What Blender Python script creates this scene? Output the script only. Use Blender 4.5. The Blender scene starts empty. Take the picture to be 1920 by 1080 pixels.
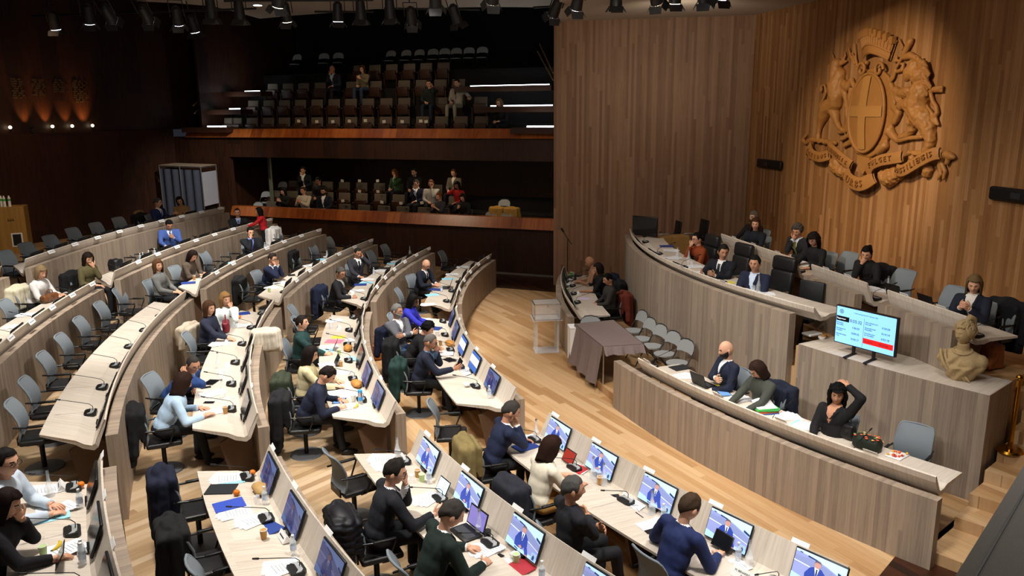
import bpy, bmesh, math, random
import numpy as np
from mathutils import Vector, Matrix, Euler, noise
from mathutils.geometry import intersect_line_plane
random.seed(7)
sc=bpy.context.scene; COL=sc.collection
PI=math.pi; sin=math.sin; cos=math.cos
def R(d): return math.radians(d)
# ------------------------------------------------ camera geometry
TH=R(12.706); RO=R(-.54); F=1475.; HC=5.3
def ray(x,y):
    a=x-960;b=y-540;c,s=cos(RO),sin(RO)
    u=(c*a+s*b)/F; v=(-s*a+c*b)/F
    return Vector((u,cos(TH)-v*sin(TH),-sin(TH)-v*cos(TH)))
def un(x,y,z):
    d=ray(x,y); t=(z-HC)/d.z; return Vector((d.x*t,d.y*t,z))
def hgt(x,y,P):
    d=ray(x,y); t=math.hypot(P[0],P[1])/math.hypot(d.x,d.y); return HC+d.z*t
C0=Vector((16.686,18.539,0))
RR=[17.875,19.838,21.76,23.541,25.298,27.078]
ZP=[.882,1.025,1.212,1.481,1.769,2.094]
ZF=[z-.88 for z in ZP]; ZF[0]=0.0
def pol(r,a,z=0):   # a in degrees
    return Vector((C0.x-r*sin(R(a)),C0.y-r*cos(R(a)),z))
def topol(P):
    dx=C0.x-P[0];dy=C0.y-P[1]; return math.hypot(dx,dy),math.degrees(math.atan2(dx,dy))
def face_in(a): # z-rotation so that local +Y looks to the centre
    d=C0-pol(10,a); return math.atan2(d.y,d.x)-PI/2
# crest wall frame
K0=Vector((6.77,22.7,0)); KD=Vector((.182,-.983,0)); KN=Vector((.983,.182,0)) # KN points into the wall
def wallp(s,dist,z=0): return K0+KD*s-KN*dist+Vector((0,0,z))
# rear wall frame
W0=Vector((1.22,25.03,0)); WD=Vector((-.931,.365,0)).normalized(); WN=Vector((.365,.931,0)).normalized()
def rearp(t,dep,z=0): return W0+WD*t+WN*dep+Vector((0,0,z))
# ------------------------------------------------ materials
def lin(c):
    c=c/255.; return c/12.92 if c<=.04045 else ((c+.055)/1.055)**2.4
def rgb(h):
    if isinstance(h,str): h=(int(h[0:2],16),int(h[2:4],16),int(h[4:6],16))
    return (lin(h[0]),lin(h[1]),lin(h[2]),1)
MC={}
def mat(name,col,rough=.6,metal=0,spec=.4,emit=0,alpha=1,trans=0,noise_amt=0,noise_scale=30,bump=0):
    if name in MC: return MC[name]
    m=bpy.data.materials.new(name); m.use_nodes=True; nt=m.node_tree; b=nt.nodes['Principled BSDF']
    c=rgb(col); b.inputs['Base Color'].default_value=c; b.inputs['Roughness'].default_value=rough
    b.inputs['Metallic'].default_value=metal; b.inputs['Specular IOR Level'].default_value=spec
    if emit: b.inputs['Emission Color'].default_value=c; b.inputs['Emission Strength'].default_value=emit
    if alpha<1: b.inputs['Alpha'].default_value=alpha
    if trans: b.inputs['Transmission Weight'].default_value=trans; b.inputs['IOR'].default_value=1.3
    if noise_amt or bump:
        tc=nt.nodes.new('ShaderNodeTexCoord'); n=nt.nodes.new('ShaderNodeTexNoise'); n.inputs['Scale'].default_value=noise_scale
        n.inputs['Detail'].default_value=4
        nt.links.new(tc.outputs['Object'],n.inputs['Vector'])
        if noise_amt:
            r=nt.nodes.new('ShaderNodeMix'); r.data_type='RGBA'
            r.inputs['A'].default_value=[x*(1-noise_amt) for x in c[:3]]+[1]; r.inputs['B'].default_value=[min(1,x*(1+noise_amt)) for x in c[:3]]+[1]
            nt.links.new(n.outputs['Fac'],r.inputs['Factor']); nt.links.new(r.outputs['Result'],b.inputs['Base Color'])
        if bump:
            bp=nt.nodes.new('ShaderNodeBump'); bp.inputs['Strength'].default_value=bump; bp.inputs['Distance'].default_value=.02
            nt.links.new(n.outputs['Fac'],bp.inputs['Height']); nt.links.new(bp.outputs['Normal'],b.inputs['Normal'])
    MC[name]=m; return m
def math_node(nt,op,a,b=None,c=None):
    n=nt.nodes.new('ShaderNodeMath'); n.operation=op
    for i,x in enumerate((a,b,c)):
        if x is None: continue
        if isinstance(x,(int,float)): n.inputs[i].default_value=x
        else: nt.links.new(x,n.inputs[i])
    return n.outputs[0]
def wood(name,cols,w=.12,L=2.4,vary=.5,rough=.5,coord='UV',rot=0,grain=.35,spec=.35,streak=60,seam=.0):
    """planks of width w, length L: u across the planks, v along them; cols = list of colours"""
    if name in MC: return MC[name]
    m=bpy.data.materials.new(name); m.use_nodes=True; nt=m.node_tree; b=nt.nodes['Principled BSDF']; N=nt.nodes.new; K=nt.links.new
    b.inputs['Roughness'].default_value=rough; b.inputs['Specular IOR Level'].default_value=spec
    tc=N('ShaderNodeTexCoord'); mp=N('ShaderNodeMapping'); mp.inputs['Rotation'].default_value=(0,0,rot)
    K(tc.outputs[coord],mp.inputs['Vector']); sp=N('ShaderNodeSeparateXYZ'); K(mp.outputs[0],sp.inputs[0])
    u,v=sp.outputs[0],sp.outputs[1]
    ui=math_node(nt,'FLOOR',math_node(nt,'DIVIDE',u,w))
    wn=N('ShaderNodeTexWhiteNoise'); wn.noise_dimensions='1D'; K(ui,wn.inputs['W'])
    vo=math_node(nt,'ADD',math_node(nt,'DIVIDE',v,L),math_node(nt,'MULTIPLY',wn.outputs['Value'],7.3))
    vi=math_node(nt,'FLOOR',vo)
    cb=N('ShaderNodeCombineXYZ'); K(ui,cb.inputs[0]); K(vi,cb.inputs[1])
    w2=N('ShaderNodeTexWhiteNoise'); w2.noise_dimensions='2D'; K(cb.outputs[0],w2.inputs['Vector'])
    cg=N('ShaderNodeCombineXYZ'); K(math_node(nt,'MULTIPLY',u,streak),cg.inputs[0]); K(math_node(nt,'MULTIPLY',v,1.6),cg.inputs[1]); K(math_node(nt,'MULTIPLY',w2.outputs['Value'],19.),cg.inputs[2])
    gn=N('ShaderNodeTexNoise'); gn.inputs['Scale'].default_value=1.; gn.inputs['Detail'].default_value=5; gn.inputs['Roughness'].default_value=.65; K(cg.outputs[0],gn.inputs['Vector'])
    fac=math_node(nt,'ADD',math_node(nt,'MULTIPLY',w2.outputs['Value'],vary),math_node(nt,'MULTIPLY',gn.outputs['Fac'],1-vary))
    rp=N('ShaderNodeValToRGB'); e=rp.color_ramp.elements; n=len(cols)
    lo,hi=.5-.5*max(vary,.35),.5+.5*max(vary,.35)
    e[0].position=lo;e[0].color=rgb(cols[0]);e[1].position=hi;e[1].color=rgb(cols[-1])
    for i in range(1,n-1):
        q=e.new(lo+(hi-lo)*i/(n-1)); q.color=rgb(cols[i])
    K(fac,rp.inputs[0])
    out=rp.outputs[0]
    if seam:
        fu=math_node(nt,'FRACT',math_node(nt,'DIVIDE',u,w)); s=math_node(nt,'LESS_THAN',fu,seam)
        mx=N('ShaderNodeMix'); mx.data_type='RGBA'; K(math_node(nt,'MULTIPLY',s,.45),mx.inputs['Factor']); K(out,mx.inputs['A']); mx.inputs['B'].default_value=[x*.3 for x in rgb(cols[0])[:3]]+[1]; out=mx.outputs['Result']
    K(out,b.inputs['Base Color'])
    bp=N('ShaderNodeBump'); bp.inputs['Strength'].default_value=grain*.3; bp.inputs['Distance'].default_value=.004; K(gn.outputs['Fac'],bp.inputs['Height']); K(bp.outputs[0],b.inputs['Normal'])
    MC[name]=m; return m
# ------------------------------------------------ mesh builder
class MB:
    def __init__(s): s.v=[];s.f=[];s.m=[];s.uv=[];s.sm=[]
    def add(s,vs,fs,m=0,uv=None,smooth=False):
        o=len(s.v); s.v+= [tuple(p) for p in vs]
        for i,f in enumerate(fs):
            s.f.append([o+j for j in f]); s.m.append(m); s.uv.append(uv[i] if uv else None); s.sm.append(smooth)
        return s
    def box(s,c,d,rz=0,m=0,rx=0,ry=0,M=None):
        x,y,z=[q/2 for q in d]; vs=[Vector((a*x,b*y,e*z)) for a in(-1,1) for b in(-1,1) for e in(-1,1)]
        T=Matrix.Translation(Vector(c))@Euler((rx,ry,rz)).to_matrix().to_4x4()
        if M: T=M@T
        vs=[T@p for p in vs]
        return s.add(vs,[(0,1,3,2),(4,6,7,5),(0,4,5,1),(2,3,7,6),(0,2,6,4),(1,5,7,3)],m)
    def rbox(s,c,d,r=.02,rz=0,m=0,rx=0,ry=0,n=3,M=None):
        """rounded box as a squashed superquadric-like cage"""
        x,y,z=[q/2 for q in d]; r=min(r,x,y,z)
        T=Matrix.Translation(Vector(c))@Euler((rx,ry,rz)).to_matrix().to_4x4()
        if M: T=M@T
        nu,nv=4*n+4,2*n+2; vs=[]
        for j in range(nv):
            k=j if j<=n else j-1; ph=-PI/2+PI/2*(k/n) if j<=n else PI/2*((k-n)/n)
            sz=-1 if j<=n else 1
            for i in range(nu):
                q=i//(n+1); t=(i%(n+1))/n; th=PI/2*(q+t)
                sx=1 if q in(0,3) else -1; sy=1 if q in(0,1) else -1
                vs.append(T@Vector((sx*(x-r)+r*cos(th)*cos(ph),sy*(y-r)+r*sin(th)*cos(ph),sz*(z-r)+r*sin(ph))))
        fs=[(j*nu+i,j*nu+(i+1)%nu,(j+1)*nu+(i+1)%nu,(j+1)*nu+i) for j in range(nv-1) for i in range(nu)]
        fs+=[tuple(range(nu-1,-1,-1)),tuple((nv-1)*nu+i for i in range(nu))]
        return s.add(vs,fs,m,smooth=True)
    def cone(s,p0,p1,r0,r1,n=10,m=0,cap=True,smooth=True):
        p0=Vector(p0);p1=Vector(p1);d=(p1-p0); L=d.length
        if L<1e-6: return s
        q=d.to_track_quat('Z','Y').to_matrix(); vs=[]
        for p,r in((p0,r0),(p1,r1)):
            for i in range(n): t=2*PI*i/n; vs.append(p+q@Vector((r*cos(t),r*sin(t),0)))
        fs=[(i,(i+1)%n,n+(i+1)%n,n+i) for i in range(n)]
        s.add(vs,fs,m,smooth=smooth)
        if cap: s.add(vs,[tuple(range(n-1,-1,-1)),tuple(range(n,2*n))],m)
        return s
    def ell(s,c,r,nu=12,nv=8,m=0,M=None,smooth=True):
        if isinstance(r,(int,float)): r=(r,r,r)
        c=Vector(c); vs=[Vector((0,0,-r[2]))]
        for j in range(1,nv):
            ph=-PI/2+PI*j/nv
            for i in range(nu): t=2*PI*i/nu; vs.append(Vector((r[0]*cos(ph)*cos(t),r[1]*cos(ph)*sin(t),r[2]*sin(ph))))
        vs.append(Vector((0,0,r[2])))
        if M: vs=[M@p for p in vs]
        vs=[p+c for p in vs]; e=len(vs)-1
        fs=[(0,1+(i+1)%nu,1+i) for i in range(nu)]
        for j in range(nv-2):
            for i in range(nu): a=1+j*nu; fs.append((a+i,a+(i+1)%nu,a+nu+(i+1)%nu,a+nu+i))
        a=1+(nv-2)*nu; fs+=[(a+i,a+(i+1)%nu,e) for i in range(nu)]
        return s.add(vs,fs,m,smooth=smooth)
    def cap(s,p0,p1,r0,r1,n=10,m=0): # capsule
        s.cone(p0,p1,r0,r1,n,m,cap=False); s.ell(p0,r0,n,6,m); s.ell(p1,r1,n,6,m); return s
    def tube(s,pts,r,n=8,m=0,closed=False):
        P=[Vector(p) for p in pts]; N=len(P); vs=[]; up=Vector((0,0,1))
        rs=r if isinstance(r,(list,tuple)) else [r]*N
        for i,p in enumerate(P):
            a=P[i-1] if (i>0 or closed) else p; b=P[(i+1)%N] if (i<N-1 or closed) else p
            t=(b-a).normalized()
            if i==0:
                ref=up if abs(t.z)<.9 else Vector((1,0,0)); x=t.cross(ref).normalized()
            else: x=(x-t*x.dot(t)).normalized()
            y=t.cross(x)
            for k in range(n): w=2*PI*k/n; vs.append(p+(x*cos(w)+y*sin(w))*rs[i])
        M_=N if closed else N-1
        fs=[(i*n+k,i*n+(k+1)%n,((i+1)%N)*n+(k+1)%n,((i+1)%N)*n+k) for i in range(M_) for k in range(n)]
        s.add(vs,fs,m,smooth=True)
        if not closed: s.add(vs,[tuple(range(n-1,-1,-1)),tuple((N-1)*n+k for k in range(n))],m)
        return s
    def prism(s,poly,z0,z1,m=0,M=None):
        n=len(poly); vs=[Vector((p[0],p[1],z0)) for p in poly]+[Vector((p[0],p[1],z1)) for p in poly]
        if M: vs=[M@p for p in vs]
        fs=[tuple(range(n-1,-1,-1)),tuple(range(n,2*n))]+[(i,(i+1)%n,n+(i+1)%n,n+i) for i in range(n)]
        return s.add(vs,fs,m)
    def grid(s,fn,nu,nv,m=0,smooth=True,cu=False):
        vs=[fn(i/(nu if cu else nu-1),j/(nv-1)) for j in range(nv) for i in range(nu)]
        fs=[(j*nu+i,j*nu+(i+1)%nu,(j+1)*nu+(i+1)%nu,(j+1)*nu+i) for j in range(nv-1) for i in range(nu if cu else nu-1)]
        return s.add(vs,fs,m,smooth=smooth)
    def sweep(s,prof,a0,a1,r0,sgn=1,n=None,m=0,z0=0,center=C0,caps=True,uoff=0,skew=(0,0)):
        """closed profile [(dr,z)], swept round the hall centre from angle a0 to a1 (deg)"""
        if n is None: n=max(2,int(abs(a1-a0)/1.2)+1)
        L=len(prof); vs=[]; us=[]
        for i in range(n+1):
            a=a0+(a1-a0)*i/n; us.append(R(a)*r0)
            for dr,z in prof: p=pol(r0+sgn*dr,a+(skew[0]+(skew[1]-skew[0])*i/n)*max(0,dr-.2)/.75); vs.append((p.x,p.y,z0+z))
        pl=[0]
        for j in range(L): q=prof[(j+1)%L]; pl.append(pl[-1]+math.hypot(q[0]-prof[j][0],q[1]-prof[j][1]))
        fs=[];uv=[]
        fl=(sgn*(a1-a0))>0
        for i in range(n):
            for j in range(L):
                k=(j+1)%L; f=(i*L+j,(i+1)*L+j,(i+1)*L+k,i*L+k); w=[(us[i],pl[j]),(us[i+1],pl[j]),(us[i+1],pl[j+1]),(us[i],pl[j+1])]
                if fl: f=f[::-1]; w=w[::-1]
                fs.append(f);uv.append(w)
        s.add(vs,fs,m,uv)
        if caps:
            s.add(vs,[tuple(range(L))],m,[[(p[0]*1.,p[1]) for p in prof]]); s.add(vs,[tuple(n*L+j for j in range(L-1,-1,-1))],m,[[(p[0],p[1]) for p in prof[::-1]]])
        return s
    def build(s,name,mats,parent=None,loc=(0,0,0),rz=0,merge=False):
        me=bpy.data.meshes.new(name); me.from_pydata(s.v,[],s.f)
        if not isinstance(mats,(list,tuple)): mats=[mats]
        for q in mats: me.materials.append(q)
        me.polygons.foreach_set('material_index',s.m); me.polygons.foreach_set('use_smooth',s.sm)
        if any(u is not None for u in s.uv):
            lay=me.uv_layers.new(name='UVMap'); 
            for p,u in zip(me.polygons,s.uv):
                if u:
                    for li,w in zip(p.loop_indices,u): lay.data[li].uv=w
        me.update()
        o=bpy.data.objects.new(name,me); COL.objects.link(o); o.location=loc; o.rotation_euler=(0,0,rz)
        if parent: o.parent=parent
        return o
def tag(o,label,cat,group=None,kind=None):
    if label: o['label']=label
    if cat: o['category']=cat
    if group: o['group']=group
    if kind: o['kind']=kind
    return o
def empty(name,loc,rz=0,label=None,cat=None,group=None):
    o=bpy.data.objects.new(name,None); COL.objects.link(o); o.location=loc; o.rotation_euler=(0,0,rz); o.empty_display_size=.1
    return tag(o,label,cat,group)
def struct(o): o['kind']='structure'; return o
KIDS={}
def copy_tree(o,loc=None,rz=None,label=None,group=None,parent=None,scale=None):
    c=o.copy(); COL.objects.link(c)
    if parent: c.parent=parent
    if loc is not None: c.location=loc
    if rz is not None: c.rotation_euler=(0,0,rz)
    if label: c['label']=label
    if group: c['group']=group
    if scale: c.scale=scale if isinstance(scale,(tuple,list)) else (scale,)*3
    for ch in list(o.children): copy_tree(ch,parent=c)
    return c
def remesh(mb,voxel,smooth=4,noise_f=None):
    """voxel-remesh a soup of solids into one skin; returns (verts np, faces np)"""
    me=bpy.data.meshes.new('t'); me.from_pydata(mb.v,[],mb.f); me.update()
    o=bpy.data.objects.new('t',me); COL.objects.link(o)
    md=o.modifiers.new('r','REMESH'); md.mode='VOXEL'; md.voxel_size=voxel
    if smooth:
        sm=o.modifiers.new('s','SMOOTH'); sm.factor=.5; sm.iterations=smooth
    dg=bpy.context.evaluated_depsgraph_get(); ev=o.evaluated_get(dg); m2=ev.to_mesh()
    V=[v.co.copy() for v in m2.vertices]; Fc=[tuple(p.vertices) for p in m2.polygons]
    ev.to_mesh_clear(); bpy.data.objects.remove(o); bpy.data.meshes.remove(me)
    return V,Fc
class Prot:
    """build once, copy afterwards"""
    def __init__(s,fn): s.fn=fn; s.o=None
    def place(s,loc,rz,label,group=None,scale=None,cat=None):
        if s.o is None:
            s.o=s.fn(); o=s.o; o.location=loc; o.rotation_euler=(0,0,rz); o['label']=label
            if group: o['group']=group
            if scale: o.scale=scale if isinstance(scale,(tuple,list)) else (scale,)*3
            return o
        return copy_tree(s.o,loc,rz,label,group,scale=scale)
def text_mesh(name,body,size,m,parent,loc,rot,depth=.002,align='CENTER',M=None,space=1):
    cu=bpy.data.curves.new('t','FONT'); cu.body=body; cu.size=size; cu.extrude=depth; cu.align_x=align; cu.align_y='CENTER'; cu.space_character=space; cu.resolution_u=2
    o=bpy.data.objects.new('t',cu); COL.objects.link(o); dg=bpy.context.evaluated_depsgraph_get()
    me=bpy.data.meshes.new_from_object(o.evaluated_get(dg)); bpy.data.objects.remove(o); bpy.data.curves.remove(cu)
    me.materials.clear(); me.materials.append(m); o=bpy.data.objects.new(name,me); COL.objects.link(o)
    if M is not None: me.transform(M)
    o.location=loc; o.rotation_euler=rot
    if parent: o.parent=parent
    return o
# ------------------------------------------------ materials of the place
M_OAKP=wood('greyed_oak_panel',['86776a','938475','9c8c7b','a69583'],w=.06,L=5.,vary=.30,rough=.55,streak=45)
M_OAKT=wood('pale_oak_top',['c0b3a4','ccc0b1','d3c8ba','dbd0c4'],w=.5,L=2,vary=.12,rough=.42,streak=38)
M_OAKF=wood('oak_floor',['a37c52','b48c60','be9a70','c8a67e'],w=.12,L=2.6,vary=.5,rough=.42,coord='Object',rot=R(-28),streak=22,seam=.03)
M_OAKF2=wood('oak_floor_tiers',['957958','a68a68','b29876','bea688'],w=.12,L=2.2,vary=.5,rough=.45,coord='Object',rot=R(40),streak=22,seam=.03)
M_DKF=wood('dark_wood_floor',['1c0f08','34190c','4a2814'],w=.14,L=1.8,vary=.5,rough=.4,coord='Object',rot=R(-28),streak=22)
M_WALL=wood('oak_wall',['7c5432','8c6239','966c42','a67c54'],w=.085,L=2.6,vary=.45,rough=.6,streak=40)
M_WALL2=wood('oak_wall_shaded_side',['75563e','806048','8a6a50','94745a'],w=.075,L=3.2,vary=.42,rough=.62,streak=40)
M_DARK=wood('dark_wall_veneer',['24150c','30190f','3b2114','2c180e'],w=.6,L=6.,vary=.3,rough=.5,streak=14)
M_LEDGE=wood('polished_ledge_wood',['7a3c1a','9a5226','b2672f'],w=.5,L=4,vary=.3,rough=.28,streak=10,spec=.6)
M_CARVE=mat('carved_oak','9c6c38',.55,noise_amt=.12,noise_scale=6,bump=.15)
M_BLACK=mat('black_plastic','101011',.45)
M_BLKM=mat('black_metal','0c0c0d',.4,metal=.3)
M_CHROME=mat('brushed_steel','b8babc',.28,metal=.9)
M_WHITE=mat('white_paper','f2f2f0',.7)
M_CEIL=mat('beige_ceiling','a89c8c',.9,noise_amt=.05)
M_GREY=mat('grey_stone_carpet','8a847c',.9,noise_amt=.2,noise_scale=80)
M_VOID=mat('black_void','0b0706',.85)  # near-black colour stands in for the dark void around the galleries
def wallquad(name,p0,p1,z0,z1,m,thick=.2,nrm=None,uo=0,top=True):
    """upright slab from p0 to p1, thickness towards nrm"""
    p0=Vector(p0);p1=Vector(p1);L=(p1-p0).length; d=(p1-p0).normalized(); n=nrm or Vector((-d.y,d.x,0)); n=Vector(n)*thick
    q=[p0,p1,p1+n,p0+n]; vs=[Vector((a.x,a.y,z0)) for a in q]+[Vector((a.x,a.y,z1)) for a in q]
    fs=[];uv=[];ls=[L,thick,L,thick]; u=uo
    for i in range(4):
        j=(i+1)%4; fs.append((i,j,4+j,4+i)); uv.append([(u,z0),(u+ls[i],z0),(u+ls[i],z1),(u,z1)]); u+=ls[i]
    fs+=[(4,5,6,7),(3,2,1,0)]; t=[(0,0),(L,0),(L,thick),(0,thick)]; uv+=[[(a[1],a[0]) for a in t]]*2
    b=MB().add(vs,fs,0,uv); return b.build(name,m)
# ---- floors
def ring(name,r0,r1,z,a0,a1,m,zb=-.3,clip=True):
    b=MB(); prof=[(0,zb),(0,z),(r1-r0,z),(r1-r0,zb)]
    n=int((a1-a0)/2); vs=[]
    b.sweep(prof,a0,a1,r0,1,n=n); o=b.build(name,m); return struct(o)
b=MB(); b.add([(-30,-6,0),(30,-6,0),(30,60,0),(-30,60,0)],[(0,1,2,3)]); struct(b.build('floor',M_OAKF))
for k in range(5):
    if k: ring('floor_tier',RR[k]+.12,RR[k+1]+.14,ZF[k],20,118 if k>3 else 112,M_OAKF2)
ring('floor_tier',RR[5]+.12,37,ZF[5],20,125,M_OAKF2)
# dark wood lobby floors at both ends of the oak floor
def patch(name,pts,z,m):
    b=MB(); n=len(pts); b.prism([(p[0],p[1]) for p in pts],z-.01,z); return struct(b.build(name,m))
q=[un(905,537,0),un(1040,548,0)]; e0=(q[1]-q[0]).normalized()
patch('floor_lobby',[q[0]-e0*1.2,q[1]+e0*5,q[1]+e0*5+Vector((1,8,0)),q[0]-e0*1.2+Vector((1,8,0))],.004,M_DKF)
q=[un(1655,1072,0),un(1683,1038,0)]; e0=(q[0]-q[1]).normalized()
patch('floor_lobby',[q[1]-e0*2,q[0]+e0*2.5,q[0]+e0*2.5+Vector((5,-2,0)),q[1]-e0*2+Vector((6,-2,0))],.004,M_DKF)
# ---- stage
struct(MB().sweep([(0,0),(0,.15),(-1.75,.15),(-1.75,0)],49.4,101,15.56,1).build('floor_stage',M_OAKF))
struct(MB().sweep([(0,0),(0,1.22),(-3.1,1.22),(-3.1,0)],60.5,101,13.72,1).build('floor_podium',M_OAKF))
struct(MB().sweep([(0,0),(0,1.6),(-1.6,1.6),(-1.6,0)],49.9,61.9,13.78,1).build('floor_podium_side',M_OAKF))
b=MB(); q=[wallp(s,d) for s,d in ((1,-.1),(1,3.0),(12.2,3.0),(12.2,1.6),(15.5,1.6),(15.5,-.1))]; b.prism([(p.x,p.y) for p in q][::-1],0,1.42); struct(b.build('floor_back_row',M_OAKF))
# stairs beside the stage
zr=.15
for i,(r,z) in enumerate([(15.5,.15),(14.75,.31),(14.33,.48),(13.86,.65),(13.46,.82),(13.05,.99),(12.65,1.16),(12.25,1.33),(11.85,1.5)]):
    struct(MB().sweep([(0,0),(0,z),(-3,z),(-3,0)],38,49.35-(.0 if i else -.3),r,1,n=4).build('trim_stair_tread',M_OAKF))
# ---- walls
RW1=un(1418,28,7.8); RW0=Vector((1.287,23.86,0)); 
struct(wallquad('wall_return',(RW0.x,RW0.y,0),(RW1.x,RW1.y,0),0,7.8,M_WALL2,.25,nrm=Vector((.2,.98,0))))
struct(wallquad('wall_crest',wallp(0,0),wallp(17,0),0,10.5,M_WALL,.3,nrm=KN))
# rear wall with two galleries
def rear(name,t0,t1,z0,z1,m,dep=0,th=.2): return struct(wallquad(name,rearp(t0,dep),rearp(t1,dep),z0,z1,m,th,nrm=WN))
rear('wall_rear',-.6,15.2,0,1.56,M_DARK)
rear('wall_rear_beam',-.6,15.2,3.72,4.45,M_DARK)
rear('wall_rear_pier',12.55,15.2,1.56,3.72,M_DARK)
def ledge(name,z0,z1,t0,t1,out=.16,dep=.25):
    b=MB(); P=[(-out,z0),(.0,z1),(dep,z1),(dep,z1-.06),(0,z0-.02)]; vs=[]
    for t in (t0,t1):
        for d,z in P: vs.append(rearp(t,d,z))
    n=len(P); L=t1-t0; fs=[];uv=[]
    for i in range(n):
        j=(i+1)%n; fs.append((i,j,n+j,n+i)); uv.append([(0,i*.3),(0,i*.3+.3),(L,i*.3+.3),(L,i*.3)])
    fs+=[tuple(range(n)),tuple(range(2*n-1,n-1,-1))]; uv+=[None,None]
    return struct(b.add(vs,fs,0,uv).build(name,M_LEDGE))
ledge('trim_lower_ledge',1.56,1.9,-.6,12.6); ledge('trim_upper_ledge',4.44,4.74,-.6,14.4)
rear('trim_baseboard',-.6,13,0,.07,mat('grey_skirting','6a625c',.6),dep=-.02,th=.03)
# lower gallery: raked floor, back and side walls, ceiling
LG=[(.35+.95*i,1.08+.31*i) for i in range(4)]
def slab(name,t0,t1,d0,d1,z0,z1,m):
    b=MB(); q=[rearp(t0,d0),rearp(t1,d0),rearp(t1,d1),rearp(t0,d1)]; b.prism([(p.x,p.y) for p in q],z0,z1); return struct(b.build(name,m))
M_CARP=mat('dark_gallery_carpet','15100d',.9)
for d,z in LG: slab('floor_lower_gallery',-.6,13.5,d,5.2 if z>1.9 else d+.97,.2,z,M_CARP)
rear('wall_lower_gallery_back',-1,15.2,0,3.9,M_DARK,dep=5.0,th=.2)
struct(wallquad('wall_lower_gallery_left',rearp(13.6,.2),rearp(13.6,5.2),0,3.8,M_DARK,.1))
slab('ceiling_lower_gallery',-.6,14.5,.2,5.2,3.72,3.9,M_VOID)
UG=[(.35+.92*i,4.22+.65*i) for i in range(5)]
for d,z in UG: slab('floor_upper_gallery',-1,15.2,d,d+.93 if z<6.8 else d+2.6,3.95,z,M_CARP)
rear('wall_upper_gallery_back',-3,16.5,3.9,11,M_VOID,dep=6.4,th=.2)
struct(wallquad('wall_upper_gallery_left',rearp(13.9,.25),rearp(13.9,6.5),4.7,11,M_DARK,.1))
struct(wallquad('wall_upper_gallery_right',rearp(-1.0,.25),rearp(-1.0,6.5),4.7,11,M_DARK,.1))
# left wall
LC=rearp(15.1,0); LDir=Vector((-.48,-.877,0)).normalized(); LN=Vector((-.877,.48,0))
struct(wallquad('wall_left',LC,LC+LDir*26,0,4.72,M_DARK,.3,nrm=LN))
struct(wallquad('wall_left_upper',LC+LN*.22-LDir*2,LC+LN*.22+LDir*26,4.72,11,M_DARK,.3,nrm=LN))
# ceiling: beige board up to a curved edge, black void above
ed=[un(x,y,8.6) for x,y in ((1425,22),(1200,32),(1042,38),(1037,14),(920,13),(800,15),(703,17),(607,25),(540,30),(487,35),(440,22),(400,12),(330,6),(270,3),(180,-8))]
b=MB(); pts=[(p.x,p.y) for p in ed]; pts+= [(pts[-1][0],3),(9,3),(9.6,pts[0][1]+3)]
pts=[(p.x,p.y) for p in ed]+[(-9,5),(-9,-3),(12,-3),(12,20)]
b.prism(pts[::-1],8.6,8.8); struct(b.build('ceiling',M_CEIL))
q=[(RW0.x-.1,RW0.y+.4),(RW0.x-.1,14.5),(8.3,14.5),(RW1.x+.9,RW1.y+.5)]; b=MB(); b.prism(q,7.8,7.95); struct(b.build('ceiling_side',M_CEIL))
b=MB(); b.add([(-32,-8,11),(32,-8,11),(32,60,11),(-32,60,11)],[(0,1,2,3)]); struct(b.build('ceiling_upper',M_VOID))
# near parapet (bottom right corner)
p0=un(1791,1080,4.2); p1=un(1920,872,4.2); d=(p1-p0).normalized(); n=Vector((d.y,-d.x,0))
b=MB(); a=p0-d*1.5; c=p1+d*2.
q=[a,c,c+n*.9,a+n*.9]; b.prism([(p.x,p.y) for p in q],3.3,4.2); par=b.build('trim_gallery_parapet',mat('dark_grey_fabric','7a7672',.95,noise_amt=.25,noise_scale=240)); struct(par)
b=MB(); s_=[a+n*.035,c+n*.035,c+n*.04,a+n*.04]; b.prism([(p.x,p.y) for p in s_],4.199,4.203); struct(b.build('trim_parapet_seam',M_BLACK))
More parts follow.
